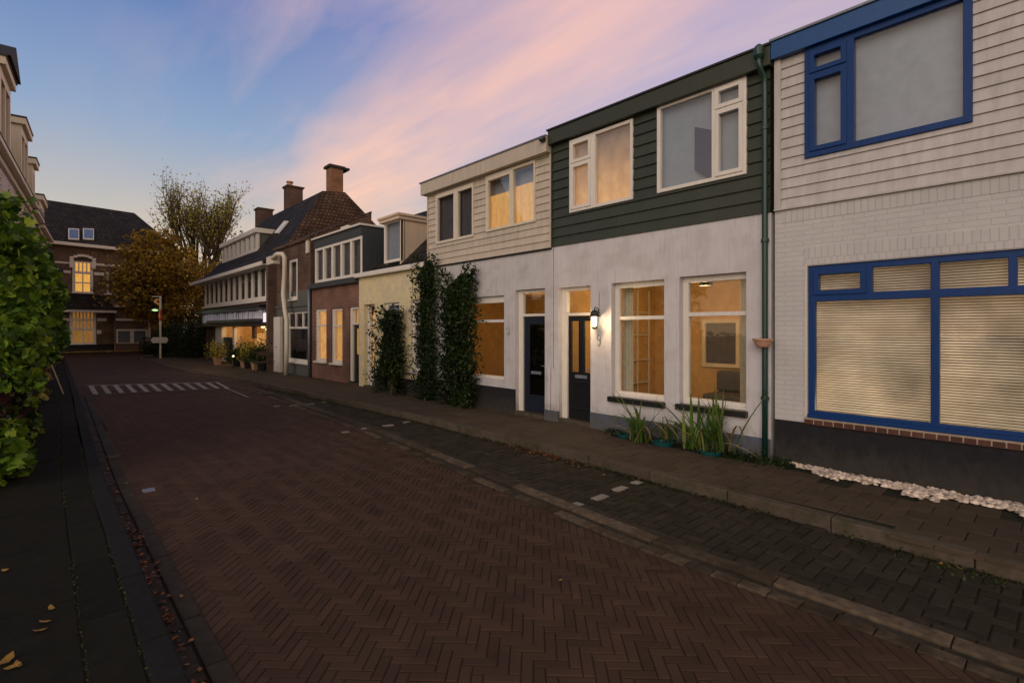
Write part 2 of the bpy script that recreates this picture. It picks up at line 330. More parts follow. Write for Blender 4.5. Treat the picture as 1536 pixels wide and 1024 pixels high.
# ------------------------------------------------------------------ foliage helpers
QUAD = np.array([(-.5, 0, 0), (0, -.32, .04), (.5, 0, 0), (0, .32, .04)]); QF = [(0, 1, 2, 3)]
lob = []
for k, (a, r) in enumerate([(-90, .10), (-62, .46), (-38, .42), (-8, .56), (18, .47), (50, .60), (70, .52), (90, .74), (110, .52), (130, .60), (162, .47), (188, .56), (218, .42), (242, .46)]):
    lob.append((r * math.cos(R(a)), r * math.sin(R(a)), -.12 * r * r))
LOBED = np.array(lob + [(0, 0, .05)]); LF = [(14, i, (i + 1) % 14) for i in range(14)]
def leafcloud(name, C, S, mat, parent=None, shape='quad', updir=.4):
    base, fc = (LOBED, LF) if shape == 'lobed' else (QUAD, QF)
    C = np.asarray(C, float); n = len(C); S = np.broadcast_to(np.asarray(S, float), (n,))
    N = rng.normal(size=(n, 3)); N[:, 2] += updir * 2; N /= np.linalg.norm(N, axis=1)[:, None]
    T = rng.normal(size=(n, 3)); T -= (T * N).sum(1)[:, None] * N; T /= np.linalg.norm(T, axis=1)[:, None]; B = np.cross(N, T)
    k = len(base)
    P = C[:, None, :] + S[:, None, None] * (base[None, :, 0:1] * T[:, None, :] + base[None, :, 1:2] * B[:, None, :] + base[None, :, 2:3] * N[:, None, :])
    fa = (np.array(fc)[None] + (np.arange(n) * k)[:, None, None]).reshape(-1, len(fc[0]))
    me = bpy.data.meshes.new(name); me.from_pydata(P.reshape(-1, 3).tolist(), [], fa.tolist()); me.update(); me.materials.append(mat)
    o = bpy.data.objects.new(name, me); COL.objects.link(o)
    if parent is not None:
        o.parent = parent
        if parent.type == 'EMPTY': o.matrix_parent_inverse = Matrix4inv(parent)
    return o
def branchy(mb, p, d, L, r, lev, tips, spread=.55, seg=4, ratio=.72, kids=(2, 3), up=.12, rnd=random):
    pts = [p]; q = Vector(p); dd = Vector(d).normalized()
    for i in range(seg):
        dd = (dd + Vector((rnd.gauss(0, .10), rnd.gauss(0, .10), rnd.gauss(0, .06) + up * .3))).normalized()
        q = q + dd * (L / seg); pts.append(q.copy())
    mb.tube(pts, [r * (1 - .45 * i / seg) for i in range(seg + 1)], 6 if lev > 1 else 4, cap=False)
    if lev <= 1: tips.extend(pts[1:])
    if lev == 0: return
    for k in range(rnd.randint(*kids) + (1 if lev > 2 else 0)):
        t = rnd.uniform(.45, 1.0); s = pts[min(seg, max(1, int(t * seg)))]
        nd_ = (dd + Vector((rnd.gauss(0, spread), rnd.gauss(0, spread), rnd.gauss(0, spread * .6) + up))).normalized()
        branchy(mb, s, nd_, L * ratio * rnd.uniform(.8, 1.15), r * .55, lev - 1, tips, spread, seg, ratio, kids, up, rnd)
    branchy(mb, pts[-1], dd, L * ratio, r * .55, lev - 1, tips, spread, seg, ratio, kids, up, rnd)

# ------------------------------------------------------------------ ground
def pl(pts, y):
    for (y0, x0), (y1, x1) in zip(pts, pts[1:]):
        if y <= y1: return x0 + (x1 - x0) * (max(y, y0) - y0) / (y1 - y0)
    return pts[-1][1]
ROADR = [(-6, 3.72), (2.5, 3.72), (4.7, 3.90), (8.4, 4.24), (15.4, 4.58), (21.2, 4.50)]
KERBR = [(-6, 5.25), (.2, 5.31), (4.6, 5.56), (9.4, 5.56), (12.8, 5.42), (17, 5.24), (20.3, 5.16), (23.6, 4.5), (29.4, 4.3), (36, 4.15), (40, 4.6), (43, 6.5), (45, 9)]
KERBL = [(-6, .40), (7.7, .40), (17, .58), (30, .75), (45, .9)]

o = MB().box(-150, 150, -60, 200, ROAD - .4, ROAD - .06).build('ground', M['earth']); struct(o)
o = MB().box(-8, 9, -6, 50, ROAD - .05, ROAD - .014).build('paving_bed', M['joint']); struct(o)

def bricks(cells, ztop, gap, mat, name, wob=.0022, cham=.006, zf=None):
    V = []; Fc = []
    for (x, y, ax, ay, hx, hy) in cells:           # centre, unit axis a, half sizes along a and its normal
        hx -= gap / 2; hy -= gap / 2; z0 = (zf(x, y) if zf else ztop) + random.uniform(-wob, wob); tx, ty = random.uniform(-.004, .004), random.uniform(-.004, .004)
        b = len(V)
        for (k, dz) in ((0, -.03), (0, -.004), (cham, 0)):
            for sx, sy in ((-1, -1), (1, -1), (1, 1), (-1, 1)):
                u, v = sx * (hx - k), sy * (hy - k)
                V.append((x + u * ax - v * ay, y + u * ay + v * ax, z0 + dz + u * tx + v * ty))
        for s in (0, 4):
            for i in range(4): Fc.append((b + s + i, b + s + (i + 1) % 4, b + s + 4 + (i + 1) % 4, b + s + 4 + i))
        Fc.append((b + 8, b + 9, b + 10, b + 11))
    me = bpy.data.meshes.new(name); me.from_pydata(V, [], Fc); me.update(); me.materials.append(mat)
    ob = bpy.data.objects.new(name, me); COL.objects.link(ob); return ob
def herring(n, W, ang, test, x0, y0, ext):
    L = n * W; ca, sa = math.cos(ang), math.sin(ang); out = []; K = int(ext / W)
    for k in range(-K, K):
        for m in range(-int(ext / (2 * L)) - 1, int(ext / (2 * L)) + 2):
            for hor in (0, 1):
                if hor: cx, cy, hx, hy = (k + m * 2 * n) * W + L / 2, k * W + W / 2, L / 2, W / 2
                else: cx, cy, hx, hy = (k + n + m * 2 * n) * W + W / 2, (k - n + 1) * W + L / 2, W / 2, L / 2
                x = x0 + cx * ca - cy * sa; y = y0 + cx * sa + cy * ca
                if test(x, y): out.append((x, y, ca, sa, hx, hy))
    return out
def road_in(x, y): return -1.5 < y < 18.3 and pl(KERBL, y) + .34 < x < pl(ROADR, y) + .02
cells = herring(3, .0672, R(45), road_in, 2.2, 8, 17)
struct(bricks(cells, ROAD, .0042, M['road_brick'], 'road', zf=lambda x, y: ROAD - .004 + .006 * noise.noise(Vector((x * .9, y * .6, 2)))))
def bay_in(x, y): return -1.5 < y < 19.0 and pl(ROADR, y) + .44 < x < pl(KERBR, y) + .03
cells = herring(2, .108, R(0), bay_in, 5, 8, 17)
struct(bricks(cells, ROAD, .011, M['bay_brick'], 'parking_bay', .005, .010))

def strip(curve, off0, off1, y0, y1, L, z, mat, name, gap=.008, wob=.002):
    cells = []; y = y0
    while y < y1:
        l = L * random.uniform(.97, 1.03); a = pl(curve, y), pl(curve, y + l); dx = a[1] - a[0]; ln = math.hypot(dx, l)
        ax, ay = dx / ln, l / ln
        cells.append(((a[0] + a[1]) / 2 + (off0 + off1) / 2, y + l / 2, ax, ay, ln / 2, (off1 - off0) / 2)); y += l
    return struct(bricks(cells, z, gap, mat, name, wob, .008))
strip(ROADR, .02, .135, -1.5, 21, .21, ROAD + .008, M['gutter_pale'], 'gutter_bricks')
strip(ROADR, .140, .21, -1.5, 21, .5, ROAD - .004, M['gutter_dark'], 'gutter_channel')
strip(ROADR, .215, .36, -1.5, 21, 1.0, ROAD + .014, M['gutter_pale'], 'gutter_slabs')
strip(ROADR, .365, .47, -1.5, 19, .21, ROAD + .004, M['gutter_dark'], 'bay_edge')
strip(KERBL, .15, .255, -1.5, 21, .21, ROAD - .002, M['gutter_dark'], 'left_gutter_bricks', .012, .006)
strip(KERBL, .26, .375, -1.5, 21, .6, ROAD + .008, M['gutter_dark'], 'left_gutter_slabs')

def kerb(curve, y0, y1, w, mat, name):
    V = MB(); y = y0
    while y < y1:
        l = 1.0; a = Vector((pl(curve, y), y, 0)); b = Vector((pl(curve, y + l), y + l, 0)); t = (b - a).normalized(); n = Vector((t.y, -t.x, 0))
        a += t * .004; b -= t * .004; z = .004 + random.uniform(-.003, .003)
        P = [a, b, b + n * w, a + n * w]
        V.hexa([p + Vector((0, 0, -.2)) for p in P] + [p + Vector((0, 0, z)) for p in P]); y += l
    o = V.build(name, mat, bevel=.012); struct(o)
kerb(KERBR, -1.5, 44, .13, M['stoneK'], 'kerb')
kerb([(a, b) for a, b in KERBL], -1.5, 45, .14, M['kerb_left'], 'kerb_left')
# right pavement
cells = []
r = 0; y = -2.0
while y < 36.5:
    for c in range(14):
        x = D - .02 - .305 * c - .15
        yc = y + (.15 if c % 2 else 0)
        if x < pl(KERBR, yc) + .10: continue
        if yc < 2.55 and c == 0: continue
        if yc < 2.2 and c == 1 and int(yc / .3) % 3 == 0: continue
        if 2.75 < yc < 5.05 and c == 0: continue
        cells.append((x, yc, 1, 0, .1525, .1525))
    y += .305
struct(bricks(cells, 0, .007, M['tile'], 'pavement', .003, .007))
V = MB(); ys = [i for i in range(-2, 46)]
for a, b in zip(ys, ys[1:]):
    V.hexa([Vector((pl(KERBR, a) + .07, a, -.2)), Vector((D + 4, a, -.2)), Vector((D + 4, b, -.2)), Vector((pl(KERBR, b) + .07, b, -.2)),
            Vector((pl(KERBR, a) + .07, a, -.012)), Vector((D + 4, a, -.012)), Vector((D + 4, b, -.012)), Vector((pl(KERBR, b) + .07, b, -.012))])
struct(V.build('pavement_bed', M['joint_moss']))
# left pavement
cells = []; cols = [(.165, 1.0), (-.43, 1.2), (-1.03, .9), (-1.63, 1.2), (-2.23, 1.0), (-2.83, .8)]
for i, (x1, L) in enumerate(cols):
    x0_ = x1; x1_ = cols[i - 1][0] if i else .395
    y = -2 + i * .37
    while y < 46:
        s = pl(KERBL, y) - .40
        cells.append(((x0_ + x1_) / 2 + s, y + L / 2, 0, 1, L / 2, (x1_ - x0_) / 2)); y += L
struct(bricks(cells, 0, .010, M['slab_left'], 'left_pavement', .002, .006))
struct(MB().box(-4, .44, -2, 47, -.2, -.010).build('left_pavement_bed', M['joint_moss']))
# raised table and ramp beyond the street
zt = ROAD + .09
xa, xb = 1.02, 4.22
def rampp(x, t, up=.0): # t 0 bottom .. 1 top
    q = (x - xa) / (xb - xa); y0 = 18.3 + (17.6 - 18.3) * q; y1 = 20.9 + (19.3 - 20.9) * q
    return Vector((x, y0 + (y1 - y0) * t, (ROAD + .001) * (1 - t) + zt * t + up))
V = MB(); xs = [.55 + .2 * k for k in range(24)]
for a, b in zip(xs, xs[1:]):
    V.quad(rampp(a, 0), rampp(b, 0), rampp(b, 1), rampp(a, 1)); V.quad(rampp(a, 1), rampp(b, 1), Vector((b, 24, zt)), Vector((a, 24, zt)))
V.add([(-8, 24, zt), (10, 24, zt), (14, 60, zt), (-8, 60, zt)], [(0, 1, 2, 3)])
struct(V.build('raised_crossing', M['far_road']))
# piano teeth
V = MB()
for k in range(11):
    x = xa + (xb - xa) * (k + .15) / 11; w = .12
    V.quad(rampp(x, .15, .006), rampp(x + w, .15, .006), rampp(x + w, .94, .006), rampp(x, .94, .006))
V.quad(rampp(xa, .945, .006), rampp(xb, .945, .006), rampp(xb, .998, .006), rampp(xa, .998, .006))
V.quad(rampp(xb + .02, .1, .006), rampp(xb + .10, .1, .006), rampp(xb + .10, .99, .006), rampp(xb + .02, .99, .006))
struct(V.build('ramp_markings', M['mark']))
# edge line seen past the ramp
V = MB(); pts = [(318, 577), (345, 586), (371, 597)]
P = [gnd(a, b, ROAD) for a, b in pts]
for (x0, y0), (x1, y1) in zip(P, P[1:]):
    V.quad((x0, y0, ROAD + .022), (x0 + .055, y0, ROAD + .022), (x1 + .055, y1, ROAD + .022), (x1, y1, ROAD + .022))
struct(V.build('edge_line', M['mark']))
# white blocks marking the parking bays
V = MB()
for pts in ([(865, 757), (900, 746), (930, 733), (955, 724)], [(518, 648), (550, 642), (582, 638), (610, 633)], [(415, 609), (441, 608), (465, 606), (487, 603)]):
    for i, (a, b) in enumerate(pts):
        x, y = gnd(a, b, ROAD); w = .10 if i in (1, 2) else .06
        V.box(x - w, x + w, y - .05, y + .05, ROAD - .01, ROAD + .009)
struct(V.build('bay_markings', M['mark']))
# far end kerb & verge in front of the far building
P0 = Vector((.44, 49.3, 0)); P1 = Vector((5.1, 50.1, 0)); FU = (P1 - P0).normalized(); FAR = Fr(P0, FU, (FU.y, -FU.x, 0))
struct(MB().box(-3, 9, 47.6, 49.5, zt - .1, .02).build('verge', M['earth']))
struct(MB().box(7.0, 40, 36.6, 60, -.2, .0).build('far_verge', M['earth']))

# ------------------------------------------------------------------ windows
def win(fr, house, u0, u1, v0, v1, panes, mat, recess=.09, fd=.07, gl='glass', behind=None, bmat=None, sash=(), sill=None, sillmat=None, label=None, bd=.06, sillw=.08):
    """frame sheet with pane holes; sash = panes that carry an inner casement frame"""
    w1 = -recess; w0 = w1 - fd
    m = MB().panel(u0, u1, v0, v1, w0, w1, panes, fr)
    for i in sash:
        a = panes[i]; t = .045
        m.panel(a[0] - .012, a[1] + .012, a[2] - .012, a[3] + .012, w0 + .01, w1 + .018, [(a[0] + t, a[1] - t, a[2] + t, a[3] - t)], fr)
    wn = m.build('window', mat, house, bevel=.004)
    if label: wn['label'] = label
    g = MB()
    for i, a in enumerate(panes):
        t = .04 if i in sash else -.006
        g.box(a[0] + t, a[1] - t, a[2] + t, a[3] - t, (w0 + w1) / 2 - .003, (w0 + w1) / 2 + .003, fr)
    g.build('pane', M[gl], wn)
    if behind == 'curtain':
        c = MB(); n = max(8, int((u1 - u0) / .03)); a = []
        for i in range(n + 1):
            u = u0 + (u1 - u0) * i / n; a.append((u, w0 - bd + .012 * math.sin(i * 1.9) + .006 * math.sin(i * .7)))
        vs = [fr.p(u, v, w) for u, w in a for v in (v0, v1)]
        c.add(vs, [(2 * i, 2 * i + 2, 2 * i + 3, 2 * i + 1) for i in range(n)]); c.build('curtain', bmat, wn, smooth=True)
    elif behind == 'flat':
        MB().box(u0, u1, v0, v1, w0 - bd - .01, w0 - bd, fr).build('blind', bmat, wn)
    elif behind == 'slats':
        c = MB(); v = v0 + .02
        while v < v1 - .02:
            c.hexa([fr.p(u0 + .03, v, w0 - .05), fr.p(u1 - .03, v, w0 - .05), fr.p(u1 - .03, v + .001, w0 - .05), fr.p(u0 + .03, v + .001, w0 - .05),
                    fr.p(u0 + .03, v + .017, w0 - .066), fr.p(u1 - .03, v + .017, w0 - .066), fr.p(u1 - .03, v + .020, w0 - .066), fr.p(u0 + .03, v + .020, w0 - .066)])
            v += .030
        c.build('blind', bmat, wn)
    if sill:
        MB().box(u0 - .03, u1 + .03, v0 - .05, v0 + .004, w1 - .02, sillw, fr).build('sill', sillmat or mat, wn, bevel=.004)
    return wn
def A(px, py, X=D): return -yy(px, X), zz(px, py, X)
def rct(x0, x1, yt, yb, X=D):            # rectangle from its left edge's top and bottom and its right edge
    return (-yy(x0, X), -yy(x1, X), zz(x0, yb, X), zz(x0, yt, X))
def shell(house, u0, u1, top, back, mat, fr=ROW, roofmat_=None):
    m = MB(); m.box(u0 + .012, u0 + .15, 0, top, -back, -.23, fr); m.box(u1 - .15, u1 - .012, 0, top, -back, -.23, fr)
    m.box(u0 + .012, u1 - .012, 0, top, -back - .15, -back - .002, fr); m.build_each('side_wall', mat, house)

# ================================================================== BLUE TRIMMED HOUSE
MB.DEF = ROW
uL = -yy(1160); uR = 3.2
h = thing('terraced_house', 'white painted brick house with bright blue window frames and grey siding above', 'house', (D, -uL - 2, 0), 'terraced houses of the right hand row')
g = rct(1211, 1401, 399, 624); gw = g[1] - g[0]; gu0, gum = g[0], g[1]; gu1 = gum + gw; gv0, gv1 = g[2], g[3]
up = rct(1208, 1459.5, 76, 239)
zs = zz(1165, 315); zt_f = zz(1158, 95); ztop = zz(1158, 67); zp = zz(1165, 628)
hole_g = (gu0, gu1, gv0, gv1)
MB().panel(uL + .02, uR, zp, zs, -.22, 0, [hole_g]).build('wall', M['brick_white'], h)
MB().panel(uL + .10, uR, zs, zt_f, -.22, -.02, [up]).build('upper_wall', M['side_grey'], h)
MB().laps(uL + .10, uR, zs, zt_f, -.012, .131, [up], lip=.022).build('siding', M['side_grey'], h)
MB().box(uL + .02, uL + .10, zs, zt_f, -.2, .03).build_each('corner_board', M['side_grey'], h, bevel=.004)
MB().box(uL + .02, uR, zs - .022, zs + .003, -.02, .045).build('siding_trim', M['side_grey'], h, bevel=.003)
m = MB(); m.box(uL, uR, zt_f, ztop - .02, -.3, .10); m.build('fascia', M['blue_fascia'], h, bevel=.006)
MB().box(uL - .01, uR, ztop - .02, ztop + .012, -.34, .125).build('roof_edge', M['zinc'], h, bevel=.004)
MB().box(uL, uR, ztop - .1, ztop - .03, -7, -.3).build('roof', M['roof_dark'], h)
MB().box(uL + .03, uR, -.1, zp, -.22, .012).build_each('plinth', M['plinth_dark'], h)
# soldier courses
MB().box(uL + .11, uR, zs - .19, zs - .022, -.01, .006).build('soldier_course', M['solder_white'], h)
MB().box(gu0 - .03, uR, gv1 + .01, gv1 + .235, -.01, .008).build('lintel_course', M['solder_white'], h)
m = MB(); u = gu0 - .02
bm = surf('sill_brick', (.075, .032, .022), .7, .25, 4, 60, .3, .004, .3, island=.3)
while u < gu1:
    m.hexa([ROW.p(u, gv0 - .075, -.05), ROW.p(u + .095, gv0 - .075, -.05), ROW.p(u + .095, gv0 - .003, -.05), ROW.p(u, gv0 - .003, -.05),
            ROW.p(u, gv0 - .095, .045), ROW.p(u + .095, gv0 - .095, .045), ROW.p(u + .095, gv0 - .035, .045), ROW.p(u, gv0 - .035, .045)]); u += .109
m.build('brick_sill', bm, h, bevel=.004)
MB().box(gu0 - .02, gu1, gv0 - .088, gv0 - .012, -.06, .036).build('sill_mortar', surf('mortar', (.34, .27, .2), .9, .2), h)
MB().box(gu0 - .025, gu0 - .001, gv0 - .003, gv1 + .02, -.03, .010).build('window_surround', M['cream'], h)
tv = zz(1211, 447); t0, t1 = tv - .045, tv + .045
def ul(px): return -yy(px)
fw = .075
pn = [(gu0 + fw, ul(1296), t1, gv1 - fw), (ul(1307), ul(1395), t1, gv1 - fw), (ul(1408), ul(1512), t1, gv1 - fw), (ul(1526), gu1 - fw, t1, gv1 - fw),
      (gu0 + fw, ul(1395), gv0 + fw, t0), (ul(1408), gu1 - fw, gv0 + fw, t0)]
blindm = leafmat('blind_slat', [(0, (.72, .68, .60)), (1, (.80, .77, .70))], .55)
wn = win(ROW, h, gu0, gu1, gv0, gv1, pn, M['blue'], .03, .08, 'glass_thin', behind='slats', bmat=blindm, sash=(0,))
MB().box(gu0 + .01, gu1 - .01, gv0 - .01, gv0 + .035, -.03, .035).build('sill', M['blue'], wn, bevel=.004)
uu0, uu1, uv0, uv1 = up
cm0, cm1 = ul(1269), ul(1282); tz = zz(1240, 107)
pn = [(uu0 + .07, cm0, tz + .03, uv1 - .08), (uu0 + .07, cm0, uv0 + .08, tz - .03), (cm1, uu1 - .075, uv0 + .075, uv1 - .08)]
win(ROW, h, *up, pn, M['blue'], -.035, .10, 'glass_frost', 'flat', M['curtain'], sash=(0, 1))
shell(h, uL + .02, uR, 5.2, 7, M['brick_white'])
# back room
def room(house, u0, u1, v0, v1, d, mat='room', lamps=(), fr=ROW, w=-.26):
    m = MB(); m.box(u0, u1, v0, v1, w - d - .05, w - d, fr); m.box(u0 - .05, u0, v0, v1, w - d, w, fr); m.box(u1, u1 + .05, v0, v1, w - d, w, fr)
    m.box(u0 - .05, u1 + .05, v1, v1 + .05, w - d - .05, w, fr)
    r_ = m.build('room', M[mat], house); MB().box(u0 - .05, u1 + .05, v0 - .06, v0, w - d - .05, w, fr).build('room_floor', M['floor_in'], house)
    for (u, v, ww, P, c) in lamps:
        l = bpy.data.lights.new('room_lamp', 'POINT'); l.energy = P; l.color = c; l.shadow_soft_size = .18
        lo = bpy.data.objects.new('room_lamp', l); lo.location = fr.p(u, v, ww); COL.objects.link(lo)
    return r_
WARM = (1, .62, .27)
M['room_dim'] = surf('shaded_room_walls', (.16, .10, .05), .9, .15)  # room paint darkened to put shade behind the blind slats
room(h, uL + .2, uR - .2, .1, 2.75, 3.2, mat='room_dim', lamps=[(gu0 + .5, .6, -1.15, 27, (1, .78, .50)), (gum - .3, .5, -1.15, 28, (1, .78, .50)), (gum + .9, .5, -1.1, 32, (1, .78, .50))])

# ================================================================== GREEN CLAD HOUSE
uL, uR = -yy(828), -yy(1157.5)
h = thing('terraced_house', 'white stucco house with dark green siding upstairs and a black glazed door', 'house', (D, -(uL + uR) / 2, 0), 'terraced houses of the right hand row')
zs = zz(1147, 320); ztop = zz(1145, 76); zf_ = zz(1144, 107); zp = zz(1159, 659)
wA = rct(917, 996, 425, 596); wB = rct(1019, 1119, 415.6, 611); dr = rct(838, 885.5, 432, 636)
wA = (wA[0], wA[1], zz(917, 594), wA[3]); wB = (wB[0], wB[1], zz(1019, 605), wB[3]); dr = (dr[0], dr[1], 0, dr[3])
MB().panel(uL, uR - .01, 0, zs, -.24, 0, [wA, wB, dr]).build('wall', M['stucco'], h, bevel=.006)
MB().box(uL + .035, uL + .043, 1.0, zs - .01, 0, .002).build('wall_joint', M['plinth_dark'], h)
m = MB(); m.box(dr[1], uR - .012, -.1, zp, -.02, .012); m.box(uL, dr[0], -.1, .20, -.02, .012); m.build_each('plinth', M['plinth_blue'], h)
L_ = rct(855.6, 950.6, 212, 320); R_ = rct(987, 1121, 161.6, 290.6)
MB().panel(uL + .02, uR - .02, zs, zf_, -.22, -.02, [L_, R_]).build('upper_wall', M['side_green'], h)
MB().laps(uL + .02, uR - .02, zs, zf_, -.012, .178, [L_, R_], lip=.030).build('siding', M['side_green'], h)
MB().box(uL + .0, uL + .03, zs, zf_, -.1, .03).build_each('corner_board', M['side_green'], h)
MB().box(uL, uR + .02, zf_, ztop - .02, -.3, .12).build('fascia', M['side_green'], h, bevel=.006)
MB().box(uL - .02, uR + .03, ztop - .02, ztop + .012, -.34, .145).build('roof_edge', M['black'], h, bevel=.004)
MB().box(uL, uR, ztop - .1, ztop - .03, -7, -.3).build('roof', M['roof_dark'], h)
shell(h, uL, uR, 5.2, 7, M['stucco'])
# upper windows
a = L_; m0, m1 = ul(887.5), ul(894.5); tz = zz(870, 244)
pn = [(a[0] + .055, m0, tz + .025, a[3] - .06), (a[0] + .055, m0, a[2] + .06, tz - .025), (m1, a[1] - .05, a[2] + .055, a[3] - .055)]
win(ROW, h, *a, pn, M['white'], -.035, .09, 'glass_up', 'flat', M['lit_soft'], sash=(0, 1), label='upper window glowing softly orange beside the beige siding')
a = R_; m0, m1 = ul(1069), ul(1075.5); tz = zz(1090, 162.5)
pn = [(m1, a[1] - .055, tz + .025, a[3] - .06), (m1, a[1] - .055, a[2] + .06, tz - .025), (a[0] + .06, m0, a[2] + .055, a[3] - .055)]
win(ROW, h, *a, pn, M['white'], -.035, .09, 'glass_up', 'flat', M['curtain'], sash=(0, 1), label='upper window with pale grey panes and a dark blue painted reflection')
fb = surf('blue_reflection', (.010, .016, .09), .8, .3, 3)
m = MB(); u0_, u1_ = ul(1039), ul(1066)
zt1, zb1 = zz(1052, 195), zz(1052, 262)
m.add([ROW.p(u0_, zt1 + .10, -.062), ROW.p(u1_, zt1 - .03, -.062), ROW.p(u1_, zb1 - .12, -.062), ROW.p(u0_, zb1 + .12, -.062)], [(0, 1, 2, 3)])
m = MB().slab([ROW.p(u0_, zt1 + .10, -.066), ROW.p(u1_, zt1 - .03, -.066), ROW.p(u1_, zb1 - .12, -.066), ROW.p(u0_, zb1 + .12, -.066)], ROW.N * .006)
o = m.build('reflection_sheet', fb); tag(o, 'dark blue cloth shape added behind the right upper window of the green clad house', 'reflection')  # dark shape imitating a building reflected in the pane
# ground windows
for a, tp in ((wA, zz(917, 477)), (wB, zz(1019, 471.5))):
    fw = .07
    pn = [(a[0] + fw + .02, a[1] - .045, tp + .03, a[3] - .085), (a[0] + fw + .02, a[1] - .045, a[2] + .09, tp - .03)]
    wn = win(ROW, h, *a, pn, M['white'], .11, .08, 'glass')
    MB().box(a[0] + .03, a[1] - .01, a[2] + .002, a[2] + .045, -.12, -.05).build('frame_sill', M['white'], wn, bevel=.004)
    MB().box(a[0] - .035, a[1] + .03, a[2] - .085, a[2] + .002, -.1, .075).build('sill', M['black'], wn, bevel=.006)
# door 2
def door(house, d, leaf_top, mat, glazing, gmat, fmat, leaf_left=.09, sheen='glass', ubar=.05, rec=.10, label=None, leaf_right=.015, threshold=.07):
    fr_ = MB().panel(d[0], d[1], threshold, d[3], -rec - .09, -rec, [(d[0] + leaf_left, d[1] - leaf_right, threshold, leaf_top), (d[0] + leaf_left, d[1] - leaf_right, leaf_top + ubar, d[3] - .06)], ROW).build('door_frame', fmat, house, bevel=.004)
    g = MB().box(d[0] + leaf_left - .01, d[1] - leaf_right + .01, leaf_top + ubar - .01, d[3] - .05, -rec - .05, -rec - .044, ROW); g.build('transom_pane', M[sheen], fr_)
    lu0, lu1 = d[0] + leaf_left + .004, d[1] - leaf_right - .004
    hs = [(lu0 + (lu1 - lu0) * a, lu0 + (lu1 - lu0) * b, c, e) for a, b, c, e in glazing]
    lf = MB().panel(lu0, lu1, threshold + .01, leaf_top - .004, -rec - .075, -rec - .035, hs, ROW)
    lf = lf.build('door', mat, house, bevel=.005)
    if label: lf['label'] = label
    if hs:
        g = MB()
        for q in hs: g.box(q[0] - .005, q[1] + .005, q[2] - .005, q[3] + .005, -rec - .057, -rec - .051, ROW)
        g.build('door_pane', gmat, lf)
    um = (lu0 + lu1) / 2; MB().box(um - .14, um + .14, .84, .90, -rec - .036, -rec - .028, ROW).build('letter_slot', M['zinc'], lf, bevel=.003)
    MB().tube([ROW.p(lu1 - .05, 1.02, -rec - .04), ROW.p(lu1 - .05, 1.02, -rec + .015), ROW.p(lu1 - .14, 1.02, -rec + .018)], .009).build('handle', M['zinc'], lf)
    MB().box(d[0] - .0, d[1] + .0, -.02, threshold, -rec - .1, .02, ROW).build('doorstep', M['stoneK'] if threshold < .1 else M['black'], house, bevel=.008)
    return lf
lt = zz(866, 473)
lf = door(h, dr, lt, M['darkdoor'], [(.12, .40, .95, lt - .10), (.62, .90, .95, lt - .10)], M['glass'], M['white'], leaf_left=.12)
lu0 = dr[0] + .12
MB().panel(lu0 + .07, dr[1] - .09, .26, .78, -.14, -.125, [(lu0 + .11, dr[1] - .13, .30, .74)]).build('door_panel', M['darkdoor'], lf, bevel=.004)
# room
uRm = uR - .15
room(h, uL + .2, uRm, .05, 2.72, 3.0, lamps=[(-4.5, 2.25, -1.5, 28, WARM), (-3.3, 1.6, -1.7, 16, WARM), (-5.6, 2.2, -1.2, 20, WARM)])
LW = Fr((D, -uL - .205, 0), (1, 0, 0))          # party wall seen through the left window
m = MB().panel(.95, 1.62, .06, 2.2, .01, .06, [(1.03, 1.54, .06, 2.12)], LW).build('inner_door_frame', M['room_wood'], h, bevel=.004)
MB().panel(1.03, 1.54, .06, 2.12, .0, .03, [(1.13, 1.44, 1.1, 2.0)], LW).build('inner_door', M['floor_in'], h)
m = MB()
for u in (2.05, 2.5, 2.95): m.box(u, u + .03, .1, 2.6, .01, .04, LW)
for v in (.55, 1.05, 1.6, 2.1): m.box(1.9, 3.0, v, v + .03, .012, .042, LW)
m.build('glazed_partition', M['white'], h)
o = thing('reflection_picture', 'dark landscape picture in a pale frame added behind the right window to stand for a reflection', 'picture', ROW.p(-4.9, .95, -3.24))  # invented picture, kept to imitate a dark reflection in the pane
MB().panel(-5.3, -4.5, .95, 1.95, -3.25, -3.2, [(-5.22, -4.58, 1.03, 1.87)]).build('picture_frame', M['room_wood'], o)
MB().box(-5.25, -4.55, 1.0, 1.9, -3.255, -3.24).build('picture', M['curtain_dark'], o)
o = thing('sofa', 'dark sofa against the back wall inside the white house', 'sofa', ROW.p(-3.6, 0, -2.8))
MB().box(-4.9, -3.4, .06, .48, -3.2, -2.4).build('seat', M['curtain_dark'], o, bevel=.05)
MB().box(-4.9, -3.4, .485, .90, -3.2, -3.0).build('backrest', M['curtain_dark'], o, bevel=.05)
c = MB()
for (ua, ub, va, vb) in ((wA[0] + .02, wA[0] + .24, wA[2] + .02, wA[3]), (wB[1] - .22, wB[1] - .02, wB[2] + .02, wB[3])):
    vs = []; n = 14
    for k in range(n + 1):
        for v in (va, vb): vs.append(ROW.p(ua + (ub - ua) * k / n, v, -.32 + .025 * math.sin(k * 1.5)))
    c.add(vs, [(2 * k, 2 * k + 2, 2 * k + 3, 2 * k + 1) for k in range(n)])
c.build_each('curtain', M['room_wood'], h)
MB().lathe(ROW.p(-4.05, 2.46, -.9), [(.02, .24), (.03, .12), (.10, .06), (.11, 0)], 12).build('ceiling_lamp', M['black'], h)
